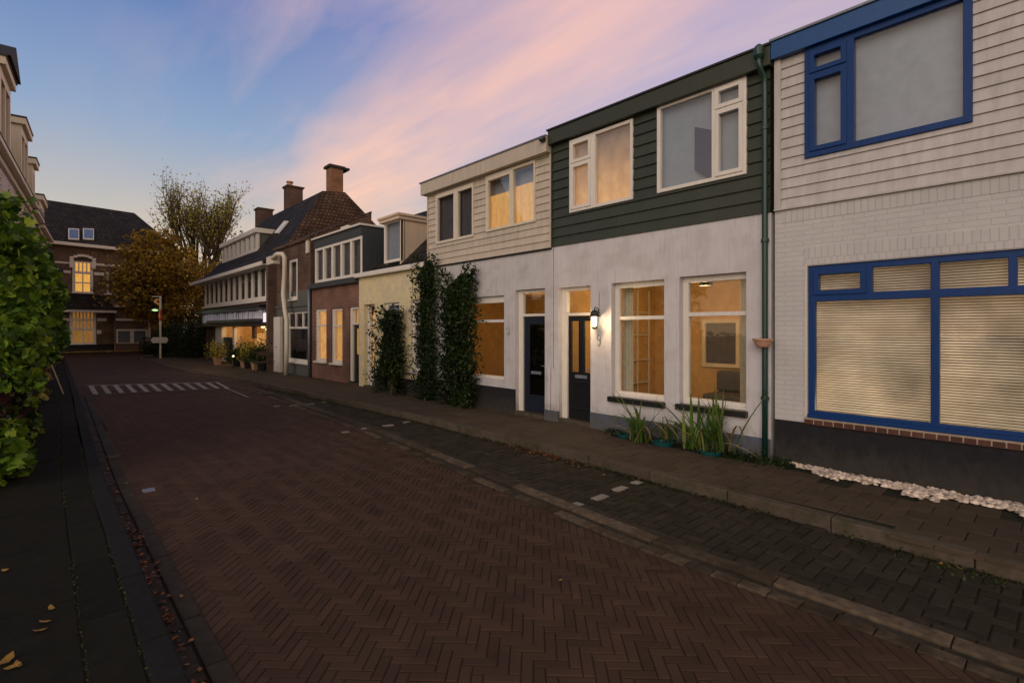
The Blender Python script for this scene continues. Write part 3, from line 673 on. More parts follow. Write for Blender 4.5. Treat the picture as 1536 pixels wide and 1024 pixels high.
# green drainpipe with hopper
u = -yy(1150)
gp = MB(); gp.tube([ROW.p(u, -.05, .06), ROW.p(u, 1.0, .06), ROW.p(u, 2.5, .06), ROW.p(u, 4.95, .06), ROW.p(u, 5.1, .075), ROW.p(u - .02, 5.17, .14), ROW.p(u - .035, 5.27, .17), ROW.p(u - .035, 5.36, .17)], .037, 14)
gp.build('drainpipe', M['green_pipe'], h, smooth=True)
m = MB(); m.lathe(ROW.p(u - .035, 5.32, .17), [(.045, 0), (.065, .04), (.065, .14), (.045, .17), (.02, .19)], 14); m.build('pipe_hopper', M['green_pipe'], h, smooth=False)
m = MB()
for v in (.8, 2.9, 4.4): m.lathe(ROW.p(u, v, .06), [(.049, 0), (.05, .01), (.05, .04), (.049, .05)], 14)
m.build_each('pipe_bracket', M['green_pipe'], h)
# planter bowl on the pipe
zb = zz(1148, 521, D - .1)
b = thing('wall_planter', 'terracotta bowl planter fixed round the green drainpipe', 'planter', ROW.p(u, zb, .10))
m = MB(); m.lathe(ROW.p(u, zb, .13), [(.055, 0), (.08, .012), (.10, .05), (.108, .085), (.128, .088), (.128, .118), (.112, .118), (.10, .09)], 24); m.build('bowl', M['terracotta'], b, smooth=False, bevel=.003)
MB().lathe(ROW.p(u, zb + .085, .13), [(.104, 0), (.10, .01)], 20).build('soil', M['earth'], b)

# lantern
lu, lz = A(899, 478.5)
lz0 = zz(899, 493); lz1 = zz(899, 465)
ln = thing('wall_lantern', 'lit black carriage lantern on the white wall right of the glazed black door', 'lantern', ROW.p(lu, lz0, .1))
c = .13
body = MB()
H = lz1 - lz0; b0, b1 = .045, .075; v0_, v1_ = lz0 + .03, lz0 + H * .66
for k in range(6):
    a1 = k * math.pi / 3 + .3
    body.tube([ROW.p(lu + b0 * math.cos(a1), v0_, c + b0 * math.sin(a1)), ROW.p(lu + b1 * math.cos(a1), v1_, c + b1 * math.sin(a1))], .006, 5)
body.lathe(ROW.p(lu, lz0, c), [(.02, -.01), (.04, 0), (.05, .012), (.052, .035)], 6)
body.lathe(ROW.p(lu, v1_ - .005, c), [(.098, 0), (.098, .014), (.072, .035), (.068, .075), (.045, .105), (.012, .115), (.012, .15)], 12)
body.build('lantern_frame', M['black'], ln)
hw = MB(); hw.tube([ROW.p(lu, v1_ + .13, c), ROW.p(lu, v1_ + .16, c - .02), ROW.p(lu, v1_ + .13, .03), ROW.p(lu, v1_ + .05, .0)], .008, 6)
hw.tube([ROW.p(lu, v1_ + .1, .005), ROW.p(lu, v1_ + .42, .004)], .004, 5)
hw.build('bracket', M['black'], ln)
lm = glow('lamp_glow', (1, .78, .42), (1, .88, .6), 7.0)
gm = MB(); gm.lathe(ROW.p(lu, v0_ + .01, c), [(.030, 0), (.048, (v1_ - v0_) * .9)], 6); gm.build('lantern_glass', lm, ln)
l = bpy.data.lights.new('lantern_light', 'POINT'); l.energy = 15; l.color = (1, .70, .38); l.shadow_soft_size = .05
lo = bpy.data.objects.new('lantern_light', l); lo.location = ROW.p(lu, lz0 + .1, c + .10); COL.objects.link(lo)
# number ornament below the lantern and oval plaque
nu, nz = A(898.5, 510)
m = MB()
def ringp(m, u, v, ru, rv, w, r=.006, a0=0, a1=360):
    n = 18; m.tube([ROW.p(u + ru * math.cos(R(a0 + (a1 - a0) * i / n)), v + rv * math.sin(R(a0 + (a1 - a0) * i / n)), w) for i in range(n + 1)], r, 6)
ringp(m, nu, nz + .045, .035, .042, .012); ringp(m, nu, nz - .04, .03, .05, .012, a0=-150, a1=100); m.tube([ROW.p(nu + .035, nz + .05, .012), ROW.p(nu + .03, nz - .05, .012)], .006, 6)
o = m.build('house_number', M['zinc']); tag(o, 'small curled metal house number under the lit lantern', 'house number')
pu, pz = A(762, 496.5)
o = thing('wall_plaque', 'small oval ornament plaque on the white wall left of the navy door', 'plaque', ROW.p(pu, pz, 0))
m = MB(); n = 24; V1 = [ROW.p(pu + .055 * math.cos(i * 2 * math.pi / n), pz + .085 * math.sin(i * 2 * math.pi / n), .001) for i in range(n)]
m.slab(V1[::-1], ROW.N * .014); m.build('plaque_body', M['zinc'], o)
m = MB(); ringp(m, pu, pz, .047, .075, .016); ringp(m, pu, pz, .02, .035, .016, .008); m.build('relief', M['white'], o)

# ================================================================== BEIGE CLAD HOUSE
uL, uR = -yy(642), -yy(828)
h = thing('terraced_house', 'white stucco house with beige siding upstairs, climbers on its front and a navy door', 'house', (D, -(uL + uR) / 2, 0), 'terraced houses of the right hand row')
zs = zz(825.6, 372); ztop = zz(633, 278, D - .12) - .01; zf_ = zz(635, 292, D - .12)
ztop = zz(822, 208); zf_ = zz(822, 232) 
wC = (-yy(695), -yy(756), zz(755, 569), zz(755, 443)); d1 = rct(772.8, 817, 435.6, 622); d1 = (d1[0], d1[1], 0, d1[3])
MB().panel(uL, uR, 0, zs, -.24, 0, [wC, d1]).build('wall', M['stucco2'], h, bevel=.006)
m = MB(); zpb = zz(729, 578); m.box(uL, d1[0], -.1, zpb, -.02, .02); m.build_each('plinth', M['plinth_dark'], h, bevel=.004)
MB().box(d1[1], uR, -.1, .20, -.02, .013).build_each('plinth', M['plinth_blue'], h)
a1 = rct(655, 711, 293, 367); a2 = rct(730, 804, 265, 348.6)
m = MB().panel(uL + .02, uR - .02, zs, zf_, -.22, -.02, [a1, a2]).build('upper_wall', M['side_beige'], h)
MB().laps(uL + .03, uR - .03, zs, zf_, -.012, .147, [a1, a2], lip=.024).build('siding', M['side_beige'], h)
m = MB(); m.box(uL, uL + .035, zs, zf_, -.2, .03); m.box(uR - .04, uR - .004, zs, zf_, -.1, .028); m.build_each('corner_board', M['side_beige'], h)
MB().box(uL + .0, uR - .004, zs - .03, zs + .002, -.02, .045).build('siding_trim', M['plinth_dark'], h)
MB().box(uL - .10, uR - .004, zf_, ztop - .02, -.3, .16).build('fascia', M['side_beige'], h, bevel=.006)
MB().box(uL - .13, uR - .004, ztop - .02, ztop + .01, -.34, .185).build('roof_edge', M['zinc'], h, bevel=.004)
MB().box(uL, uR, ztop - .1, ztop - .03, -7, -.3).build('roof', M['roof_dark'], h)
shell(h, uL, uR, zf_, 7, M['side_beige'])
q = ul(681.7), ul(688)
win(ROW, h, *a1, [(a1[0] + .07, q[0], a1[2] + .06, a1[3] - .10), (q[1], a1[1] - .04, a1[2] + .06, a1[3] - .10)], M['cream'], -.035, .09, 'glass_up', 'curtain', M['curtain_dark'], label='dark upper window nearest the yellow house')
q = ul(765.8), ul(770.8)
wn = win(ROW, h, *a2, [(a2[0] + .07, q[0], a2[2] + .05, a2[3] - .12), (q[1], a2[1] - .04, a2[2] + .05, a2[3] - .06)], M['cream'], -.035, .09, 'glass_up', None, label='upper window with orange lit curtains')
cc = MB(); n = 60; w0 = -.12
vs = []; 
for i in range(n + 1):
    u = a2[0] + (a2[1] - a2[0]) * i / n
    for v in (a2[2], a2[2] + (a2[3] - a2[2]) * (.66 if i < n / 2 else .70)): vs.append(ROW.p(u, v, w0 + .012 * math.sin(i * 1.7)))
cc.add(vs, [(2 * i, 2 * i + 2, 2 * i + 3, 2 * i + 1) for i in range(n)]); cc.build('curtain', M['lit'], wn, smooth=True)
MB().box(a2[0], a2[1], a2[2], a2[3], w0 - .12, w0 - .1).build('blind', M['curtain'], wn)
tp = zz(755, 481)
wn = win(ROW, h, *wC, [(wC[0] + .06, wC[1] - .04, tp + .03, wC[3] - .14), (wC[0] + .06, wC[1] - .04, wC[2] + .05, tp - .03)], M['white'], .08, .07, 'glass', None)
MB().box(wC[0] + .02, wC[1] - .02, wC[2], wC[2] + .04, -.09, -.03).build('sill', M['white'], wn)
lt = zz(799, 474)
lf = door(h, d1, lt, M['navydoor'], [(.22, .88, .42, lt - .16)], glass('rippled_glass', (.10, .13, .18), .05), M['white'], leaf_left=.12)
room(h, uL + .2, uR - .2, .05, 2.6, 2.6, lamps=[(wC[0] + .8, 1.9, -1.2, 20, WARM), (d1[0] + .4, 2.3, -1.5, 9, WARM)])
MB().tube([ROW.p(uR - .05, .2, .03), ROW.p(uR - .05, 1.02, .03)], .022, 8).build('stand_pipe', M['stucco'], h)
m = MB(); m.lathe(ROW.p(uR - .06, ztop - .12, .20), [(.05, 0), (.07, .03), (.07, .07), (.03, .1)], 8); m.build('alarm_box', M['black'], h)

# ================================================================== YELLOW HOUSE
uL, uR = -yy(538.5), -yy(642)
h = thing('terraced_house', 'pale yellow rendered house with a cream box dormer and white gutter', 'house', (D, -(uL + uR) / 2, 0), 'terraced houses of the right hand row')
ze = zz(636, 402); zg = zz(636, 395)
dY = rct(546, 562, 457, 575); dY = (dY[0], dY[1], 0, dY[3]); y1_ = rct(576, 599, 455, 533); y2 = rct(616, 650, 450, 556)
y2 = (y2[0], min(y2[1], uR - .05), y2[2], y2[3])
MB().panel(uL, uR, 0, ze, -.24, 0, [dY, y1_, y2]).build('wall', M['yellow'], h, bevel=.006)
MB().box(dY[1] + .0, uR, -.1, .42, -.02, .02).build_each('plinth', M['plinth_dark'], h)
MB().box(uL - .02, uR - .0, ze, ze + .13, -.15, .16).build('gutter', M['white'], h, bevel=.012)
# roof slope
RS = [Vector((D + .1, -uL, ze + .05)), Vector((D + .1, -uR, ze + .05)), Vector((D + 3.2, -uR, ze + 3.0)), Vector((D + 3.2, -uL, ze + 3.0))]
MB().slab(RS, (0, 0, -.1)).build('roof', M['roof_slate'], h)
shell(h, uL, uR, ze, 6, M['yellow'])
# dormer: front plane a little behind the facade
XD = D + .35
du0, du1 = -yy(576, XD), -yy(601, XD); dv0, dv1 = zz(600, 391, XD), zz(600, 329, XD)
DR = Fr((XD, 0, 0), (0, -1, 0))
m = MB().panel(du0, du1, dv0, dv1, -.08, 0, [(du0 + .08, du1 - .02, dv0 + .08, dv1 - .03)], DR)
cream = surf('dormer_cream', (.58, .46, .33), .6, .08, 2, 40, .06, .004, .3, streak=1)
dm = m.build('dormer', M['white'], h, bevel=.004)
MB().box(du0 + .05, du1, dv0, dv1 + .02, -.055, -.045, DR).build('pane', M['glass_up'], dm)
MB().box(du0 + .05, du1, dv0, dv1 + .02, -.14, -.12, DR).build('curtain', M['curtain'], dm)
m = MB(); m.box(du1 - .06, du1, dv0 - .3, dv1, -2.6, -.01, DR); m.box(du0, du0 + .06, dv0 - .3, dv1, -2.6, -.081, DR); m.build_each('dormer_cheek', cream, dm)
m = MB(); m.box(du0 - .12, du1 + .05, dv1, dv1 + .10, -2.7, .10, DR); m.box(du0 - .16, du1 + .09, dv1 + .10, dv1 + .17, -2.74, .14, DR); m.build('dormer_roof', cream, dm, bevel=.006)
c0 = Vector((D + 3.0, 9.75, 0)); zc = ze + 2.2
m = MB(); m.box(c0.x - .25, c0.x + .25, c0.y - .35, c0.y + .35, zc, zc + .65, WORLD); m.box(c0.x - .3, c0.x + .3, c0.y - .4, c0.y + .4, zc + .65, zc + .75, WORLD)
ch = m.build('chimney', M['brick_brownX'], h, bevel=.01)
MB().lathe((c0.x, c0.y + .1, zc + .75), [(.09, 0), (.08, .3), (.1, .32), (.1, .36)], 10).build('chimney_pot', M['terracotta'], ch)
fr_ = MB().panel(dY[0], dY[1], .05, dY[3], -.2, -.12, [(dY[0] + .1, dY[1] - .04, .08, zz(550, 488)), (dY[0] + .1, dY[1] - .04, zz(550, 484), dY[3] - .05)]).build('door_frame', M['white'], h, bevel=.004)
lf = MB().panel(dY[0] + .1, dY[1] - .04, .08, zz(550, 488), -.19, -.15, [(dY[0] + .17, dY[1] - .1, .55, 1.9)]).build('door', M['cream'], h)
m = MB()
for k in range(1, 6): m.box(dY[0] + .17, dY[1] - .1, .55 + k * .22, .57 + k * .22, -.17, -.155)
m.box((dY[0] + dY[1]) / 2 + .02, (dY[0] + dY[1]) / 2 + .04, .55, 1.9, -.172, -.156); m.build('glazing_bars', M['white'], lf)
MB().box(dY[0] + .1, dY[1] - .05, .5, dY[3] - .05, -.24, -.23).build('door_curtain', M['lit'], lf)
MB().box(dY[0] + .1, dY[1] - .05, .5, dY[3] - .04, -.164, -.16).build('door_pane', M['glass'], lf)
MB().box(dY[0], dY[1], -.02, .05, -.25, .03).build('doorstep', M['stoneK'], h)
tp = zz(599, 487)
win(ROW, h, *y1_, [(y1_[0] + .12, y1_[1] - .04, tp, y1_[3] - .07), (y1_[0] + .12, y1_[1] - .04, y1_[2] + .08, tp - .05)], M['white'], .06, .07, 'glass', 'curtain', M['curtain'], sill=1)
tp = zz(616, 485)
shut = surf('shutter_white', (.50, .50, .50), .6, .05)
win(ROW, h, *y2, [(y2[0] + .10, y2[1] - .04, tp, y2[3] - .07), (y2[0] + .10, y2[1] - .04, y2[2] + .09, tp - .05)], M['white'], .06, .07, 'glass', 'slats', shut, sill=1)

# ================================================================== RED BRICK HOUSE
uL, uR = -yy(468), -yy(538.5)
h = thing('terraced_house', 'red brick house with a wide dark dormer of five white framed panes', 'house', (D, -(uL + uR) / 2, 0), 'terraced houses of the right hand row')
zw = zz(538, 424)
b1 = rct(473, 489.5, 464, 541); b2 = rct(497, 513.5, 463, 544); bd_ = rct(523, 540, 460, 575); bd_ = (bd_[0], uR - .02, 0, bd_[3])
MB().panel(uL, uR, 0, zw, -.24, 0, [b1, b2, bd_]).build('wall', M['brick_red'], h)
dk = surf('dormer_slate_paint', (.045, .052, .058), .5, .15, 3, 40, .08, .004, .35, streak=1)
MB().box(uL, uR, zw, zw + .16, -.2, .16).build('gutter', dk, h, bevel=.01)
MB().slab([Vector((D + .1, -uL, zw + .1)), Vector((D + .1, -uR, zw + .1)), Vector((D + 3.2, -uR, zw + 2.9)), Vector((D + 3.2, -uL, zw + 2.9))], (0, 0, -.1)).build('roof', M['roof_slate'], h)
shell(h, uL, uR, zw, 6, M['brick_red'])
XD = D + .06; DR = Fr((XD, 0, 0), (0, -1, 0))
du0, du1 = -yy(472.5, XD), -yy(543, XD); dv0, dv1 = zz(543, 413, XD), zz(543, 353, XD)
dtop = zz(543, 338, XD)
n = 5; pns = []
W = (du1 - du0 - .08) / n
for k in range(n): pns.append((du0 + .04 + W * k + .05, du0 + .04 + W * (k + 1) - .07, dv0 + .09, dv1 - .09))
dm = MB().panel(du0, du1, dv0, dv1, -.10, 0, pns, DR).build('dormer', M['white'], h, bevel=.004)
g = MB(); 
for p in pns: g.box(p[0] - .01, p[1] + .01, p[2] - .01, p[3] + .01, -.066, -.06, DR)
g.build_each('pane', M['glass_up'], dm)
MB().box(du0, du1, dv0, dv1, -.2, -.18, DR).build('curtain', M['curtain_dark'], dm)
m = MB(); m.box(du0 - .05, du1, dv1, dtop, -2.2, .02, DR); m.box(du1 - .05, du1 + .01, dv0 - .3, dv1, -2.2, -.012, DR); m.box(du0 - .05, du0, dv0 - .2, dv1, -2.2, .0, DR); m.build_each('dormer_cheek', dk, dm)
MB().box(du0 - .12, du1 + .06, dtop, dtop + .06, -2.3, .10, DR).build('dormer_roof_edge', M['white'], dm, bevel=.006)
# little white roof box with a window in it
bx = Vector((8.45, 18.2, dtop + .02))
m = MB(); m.box(bx.x - .45, bx.x + .45, bx.y - .35, bx.y + .9, bx.z - .7, bx.z + .15, WORLD); wb = m.build('roof_box', M['white'], h, bevel=.01)
m = MB(); m.panel(-.2, .2, bx.z + .15, bx.z + .62, -.06, 0, [(-.13, .13, bx.z + .22, bx.z + .55)], Fr((bx.x, bx.y - .3, 0), (1, 0, 0))); m.box(bx.x - .2, bx.x + .2, bx.y - .24, bx.y + .3, bx.z + .15, bx.z + .62, WORLD); m.build('rooflight', M['white'], wb)
lt = zz(523, 487)
def slit(a, name='window'):
    tp = a[2] + (a[3] - a[2]) * .70
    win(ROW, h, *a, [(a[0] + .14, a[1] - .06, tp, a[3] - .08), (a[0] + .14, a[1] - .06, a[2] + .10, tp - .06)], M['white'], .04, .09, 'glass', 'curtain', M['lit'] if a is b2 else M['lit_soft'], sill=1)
slit(b1); slit(b2)
fr_ = MB().panel(bd_[0], bd_[1], .05, bd_[3], -.2, -.06, [(bd_[0] + .14, bd_[1] - .02, .05, lt), (bd_[0] + .14, bd_[1] - .02, lt + .06, bd_[3] - .08)]).build('door_frame', M['white'], h, bevel=.004)
lf = MB().panel(bd_[0] + .14, bd_[1] - .02, .06, lt, -.17, -.12, [(bd_[0] + .24, bd_[0] + .42, .95, lt - .12), (bd_[1] - .28, bd_[1] - .1, .95, lt - .12)]).build('door', M['darkdoor'], h, bevel=.004)
MB().box(bd_[0] + .14, bd_[1] - .02, .9, bd_[3] - .08, -.24, -.22).build('door_curtain', M['lit'], lf)
MB().box(bd_[0] + .14, bd_[1] - .02, .9, bd_[3] - .07, -.15, -.145).build('door_pane', M['glass'], lf)
MB().box(bd_[0], bd_[1], -.02, .06, -.25, .05).build('doorstep', M['stoneK'], h)
u = -yy(466.5)
MB().tube([ROW.p(u, 0, .07), ROW.p(u, 1.5, .07), ROW.p(u, zw + .1, .07)], .05, 10).build('drainpipe', M['zinc'], h, smooth=True)
# mats / boot boxes by the two doors
for k, (px, py, wd) in enumerate([(528, 575, .38), (548, 577, .20)]):
    x, y = gnd(px, py)
    o = MB().box(x - .15, x + .2, y - wd, y + wd, .002, .10, WORLD).build('planter_trough', M['black'], bevel=.02)
    tag(o, ['long low black trough on the pavement before the red brick house door', 'short low black trough beside the yellow house door'][k], 'trough')

# ================================================================== CORNER SHOP BUILDING
uN = -yy(466)                    # nearest corner (towards camera)
uC = -yy(415)                    # corner of main body
uE = -yy(306)                    # far end
h = thing('corner_shop', 'brown brick shop house with big tiled roof, lit shopfront and three chimneys', 'shop', (D, -(uC + uE) / 2, 0))
# annex wall with window
zan = zz(466, 358)
sw = rct(435, 446.5, 391, 450); bw_ = rct(431, 464.5, 469, 541)
zgr = zz(466, 456)
MB().panel(uC, uN, zgr, zan, -.24, 0, [sw]).build('upper_wall', M['brick_brown'], h)
MB().panel(uC, uN, 0, zgr, -.24, -.0, [bw_]).build('lower_wall', M['render_grey'], h)
MB().box(uC + .3, uN - .2, zgr, zz(455, 435), -.01, .004).build('render_patch', M['render_grey'], h)
MB().box(uC - .1, uN, zgr - .05, zgr + .03, -.02, .05).build('string_course', M['render_grey'], h)
win(ROW, h, *sw, [(sw[0] + .12, sw[1] - .08, sw[2] + .12, sw[3] - .1)], M['white'], -.02, .08, 'glass', 'curtain', M['curtain_dark'], sill=1)
tp = zz(431, 490)
wn = win(ROW, h, *bw_, [(bw_[0] + .08, bw_[0] + .75, tp, bw_[3] - .05), (bw_[0] + .83, bw_[0] + 1.5, tp, bw_[3] - .05), (bw_[0] + 1.58, bw_[1] - .08, tp, bw_[3] - .05), (bw_[0] + .1, bw_[1] - .05, bw_[2] + .12, tp - .08)], M['white'], .03, .08, 'glass_up', None, sill=1)
room(h, uC + .1, uN - .1, .1, 2.9, 2.2, mat='dark_room', lamps=[(uN - 1, 2.4, -1.3, 1.6, WARM)])
MB().box(uC + 1.0, uN - 1.0, .1, 1.3, -1.3, -.9).build('counter', M['curtain'], h)
# annex lean-to roof
m = MB(); m.slab([ROW.p(uC - .1, zan - .02, .12), ROW.p(uN, zan - .02, .12), ROW.p(uN, zan + 1.3, -2.4), ROW.p(uC - .1, zan + 1.3, -2.4)], (0, 0, .07)); m.build('lean_to_roof', M['roof_brown'], h)
m = MB(); m.box(uN - .14, uN - .02, 0, zan - .02, -6, -.23); m.build_each('side_wall', M['brick_brownX'], h)
m = MB(); m.add([ROW.p(uN - .03, zan - .02, .0), ROW.p(uN - .03, zan - .02, -2.4), ROW.p(uN - .03, zan + 1.3, -2.4)], [(0, 1, 2)]); m.build('lean_to_gable', M['brick_brownX'], h)
MB().box(uN - .35, uN - .1, zan - .5, zan + .0, 0, .05).build('wall_vent', M['cream'], h)
# main body
XE = D - .55
zev = zz(418, 385, XE)
zb0, zb1 = zz(372, 452.5), zev - .05          # upper window band
MB().box(uE, uC, zb0 - .9, zb0, -.24, 0).build('brick_band', M['brick_brown'], h)
MB().box(uC - .5, uC, .0, zb0 + 1.9, -.24, .0).build('corner_pier', M['zinc'], h)
MB().box(uE, uC - .55, zb0, zb1 + .25, -.24, -.12).build('upper_wall', M['dark_room'], h)
band0, band1 = uE + .05, uC - .5
nb = 12; W = (band1 - band0) / nb; pns = [(band0 + W * k + .28, band0 + W * (k + 1) - .02, zb0 + .16, zb1 - .02) for k in range(nb)]
for k in range(0, 1): pass
wn = MB().panel(band0, band1, zb0, zb1 + .1, -.10, -.02, pns).build('window_band', M['white'], h, bevel=.004)
g = MB(); 
for p in pns: g.box(p[0], p[1], p[2], p[3], -.07, -.064)
g.build('pane', M['glass'], wn)
MB().box(uE - .1, uC - .1, zb0 - .09, zb0 + .03, -.05, .10).build('sill', M['white'], wn, bevel=.006)
# roof
Bp = Vector((9.9, 24.2, 8.35)); Cp = Vector((10.8, 23.7, 8.35)); yf = -uE + .9
E1 = Vector((XE, -uC + .2, zev)); E2 = Vector((XE, yf, zev))
Bf = Vector((Bp.x, yf - 3.2, Bp.z)); Cf = Vector((Cp.x, yf - 3.2, Bp.z)); G1 = Vector((14.3, -uC, zev)); G2 = Vector((14.3, yf, zev))
kick = Vector((XE + .9, 0, zev + .62))
K1 = Vector((kick.x, -uC + .25, kick.z)); K2 = Vector((kick.x, yf - .4, kick.z))
m = MB(); m.quad(E1, E2, K2, K1); m.quad(K1, K2, Bf, Bp); m.build('roof', M['roof_slate'], h)
m = MB(); m.add([E1 + Vector((0, 0, -.02)), K1, Bp, Cp, G1], [(0, 1, 2, 3, 4)]); m.build('gable', M['roof_brown'], h)
m = MB(); m.quad(Cp, Cf, G2, G1); m.quad(Bp, Bf, Cf, Cp); m.add([E2, G2, Cf, Bf, K2], [(0, 1, 2, 3, 4)]); m.build('rear_roof', M['roof_slateX'], h)
MB().box(E1.x + .2, 14.2, -uC, -uC + .2, 0, zev + .0, WORLD).build('end_wall', M['brick_brownX'], h)
MB().box(E1.x + .6, 14.2, yf - 1.1, yf - .9, 0, zev, WORLD).build('end_wall', M['brick_brownX'], h)
m = MB(); m.box(XE - .04, XE + .04, E1.y - .1, yf, zev - .13, zev + .03, WORLD); m.box(XE + .04, D + .1, E1.y - .08, yf, zev - .10, zev - .06, WORLD); m.build('eaves_board', M['white'], h, bevel=.006)
def chim(px, py_top, py_bot, X, Yw, w, d, mat, cap=True, z_bot=None):
    dd = Yw * CT + X * ST; z1 = EYE + (HY - py_top) * dd / F; z0 = EYE + (HY - py_bot) * dd / F - .6
    m = MB(); m.box(X - w, X + w, Yw - d, Yw + d, z0, z1 - .12, WORLD)
    for k in range(2): m.box(X - w - .04 * (k + 1), X + w + .04 * (k + 1), Yw - d - .04 * (k + 1), Yw + d + .04 * (k + 1), z1 - .12 + .06 * k, z1 - .06 + .06 * k, WORLD)
    return m.build('chimney', mat, h, bevel=.01)
def XY(px, d):
    l = (px - 768) / F * d; return l * CT + d * ST, d * CT - l * ST
x, y = XY(502, 25.0); c1 = chim(502, 250, 281, x, y, .32, .26, M['brick_chim'])
m = MB(); m.box(x - .42, x + .62, y - .34, y + .34, 8.35 + 1.17, 8.35 + 1.27, WORLD); m.build('chimney_slab', M['roof_dark'], c1)
x, y = XY(440, 29.5); c2 = chim(440, 281, 306, x, y, .42, .34, M['brick_brownX'])
MB().lathe((x - .2, y, EYE + (HY - 281) * 29.5 / F), [(.16, 0), (.14, .2), (.2, .22), (.2, .28)], 10).build('chimney_pot', M['terracotta'], c2)
x, y = XY(396, 34.5); chim(396, 314, 333, x, y, .45, .4, M['brick_brownX'])
# dormer on the street slope
XD = D + .75; DR = Fr((XD, 0, 0), (0, -1, 0))
du0, du1 = -yy(333, XD), -yy(386, XD); dv0, dv1 = zz(385.6, 376, XD), zz(385.6, 349, XD); dt = zz(385.6, 342, XD)
nb = 8; W = (du1 - du0) / nb; pns = [(du0 + W * k + .10, du0 + W * (k + 1) - .32, dv0 + .14, dv1 - .04) for k in range(nb)]
dm = MB().panel(du0, du1, dv0, dv1, -.1, 0, pns, DR).build('dormer', M['white'], h)
g = MB(); 
for p in pns: g.box(p[0], p[1], p[2], p[3], -.07, -.064, DR)
g.build_each('pane', M['glass'], dm); MB().box(du0 + .1, du1 - .1, dv0 + .1, dv1, -.2, -.18, DR).build('curtain', M['curtain'], dm)
m = MB(); m.box(du1 - .06, du1, dv0 - .2, dv1, -1.9, -.101, DR); m.box(du0, du0 + .06, dv0 - .2, dv1, -1.9, -.101, DR); m.build_each('dormer_cheek', M['render_grey'], dm)
m = MB(); m.box(du0 - .1, du1 + .1, dv1, dt, -2.0, .12, DR); m.build('dormer_roof', M['white'], dm, bevel=.01)
# skylight on slope
def onslope(px, py):
    # intersect the view ray with the upper street slope
    n = (K2 - K1).cross(Bp - K1); C0 = Vector((0, 0, EYE)); dx = (px - 768) / F; dz = -(py - HY) / F
    d = Vector((ST + dx * CT, CT - dx * ST, dz)); t = n.dot(K1 - C0) / n.dot(d); return C0 + d * t, n.normalized()
P = [onslope(*q) for q in ((413, 351), (419, 351), (434, 333), (428, 333))]
n = P[0][1]; n = n if n.x < 0 else -n
MB().slab([p[0] + n * .02 for p in P][::-1], n * .06).build('skylight', M['white'], h)
# shopfront
zs0, zs1 = zz(409, 483), zz(409, 462.5)
shop = MB(); sb = zz(409, 487)
m = MB(); m.box(uE - .1, uC - .45, zs1, zs1 + .16, -.24, .55); m.build('canopy', M['darkdoor'], h, bevel=.01)
sign = surf('sign_board', (.34, .31, .36), .5, .1)
sg = MB().box(uE, uC - .45, zs0, zs1, -.2, .10).build('shop_sign', sign, h)
# blurred white lettering strokes on the sign board
m = MB(); u = uE + .3; rnd = random.Random(4)
while u < uC - .8:
    w = rnd.choice([.06, .08, .16, .2]); hh = rnd.uniform(.62, .9)
    z0 = zs0 + (zs1 - zs0) * (.5 - hh / 2); z1 = zs0 + (zs1 - zs0) * (.5 + hh / 2)
    if w > .1:
        m.box(u, u + .06, z0, z1, .10, .12); m.box(u + w, u + w + .06, z0, z1, .10, .12)
        if rnd.random() < .5: m.box(u + .06, u + w, z1 - .07, z1, .10, .118)
    else: m.box(u, u + .07, z0, z1, .10, .12)
    u += w + rnd.choice([.13, .17, .26])
m.build_each('sign_stroke', glow('sign_light', (.55, .5, .6), (.85, .8, .9), .12, base=(.6, .58, .6)), sg)
m = MB(); m.box(uC - 1.0, uC - .5, zs0 - .05, zs1 - .18, .13, .24); m.build('sign_lamp', glow('sign_lamp', (.9, .85, 1), (1, .95, 1), .7), sg, bevel=.03)
m = MB(); m.box(uE, uC - .45, sb - .06, zs0, -.2, .3); m.box(uE + 3, uC - 1.4, zs0 + .0, zs0 + .16, .13, .5); m.build('awning_box', M['darkdoor'], h, bevel=.02)
def us(px): return -yy(px)
m = MB(); m.box(us(328), us(333), 0, sb, -.2, .02); m.box(us(349.5), us(352), .0, sb, -.1, .02); m.box(us(412), us(424), 0, zs0 + .2, .0, .12); m.box(us(325) - .3, us(328), .0, sb, -.2, -.0)
m.build_each('shop_post', M['white'], h, bevel=.006)
m = MB(); m.box(us(306), us(325) - .3, 0, sb, -.24, -.05); m.box(us(376), us(380), 1.3, sb, -.15, -.05); m.build_each('shop_wall', M['brick_brown'], h)
m = MB(); m.box(us(352), us(411), .0, .55, -.2, -.05); m.build('stall_riser', M['darkdoor'], h)
m = MB(); m.box(us(333), us(349.5), .05, 1.3, -.14, -.08); m.build('shop_door', M['darkdoor'], h)
m = MB(); m.box(us(333), us(349.5), 1.3, sb, -.12, -.11); m.box(us(352), us(411), .55, sb, -.12, -.11); m.build('shop_pane', M['glass'], h)
room(h, us(328) + .1, uC - .15, .05, 2.9, 3.0, mat='room', lamps=[(us(400), 2.3, -1.1, 170, WARM), (us(365), 2.4, -1.2, 120, WARM), (us(342), 2.4, -1.2, 80, WARM)])
m = MB()
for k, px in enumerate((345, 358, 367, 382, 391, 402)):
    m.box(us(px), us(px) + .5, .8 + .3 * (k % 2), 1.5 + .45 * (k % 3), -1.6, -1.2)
m.build_each('glowing_goods', M['lit_shop'], h)  # goods boxes with glow put into their material; they are no lamps
m = MB(); rnd = random.Random(2)
for k in range(16):
    px = rnd.uniform(340, 407); c_ = ROW.p(us(px), rnd.uniform(1.5, 2.5), -.7 - rnd.random()); m.lathe(c_, [(.02, 0), (.08, .04), (.09, .1), (.03, .18)], 8)
m.build_each('shop_lamp', glow('bulb', (1, .6, .2), (1, .75, .4), 4), h)
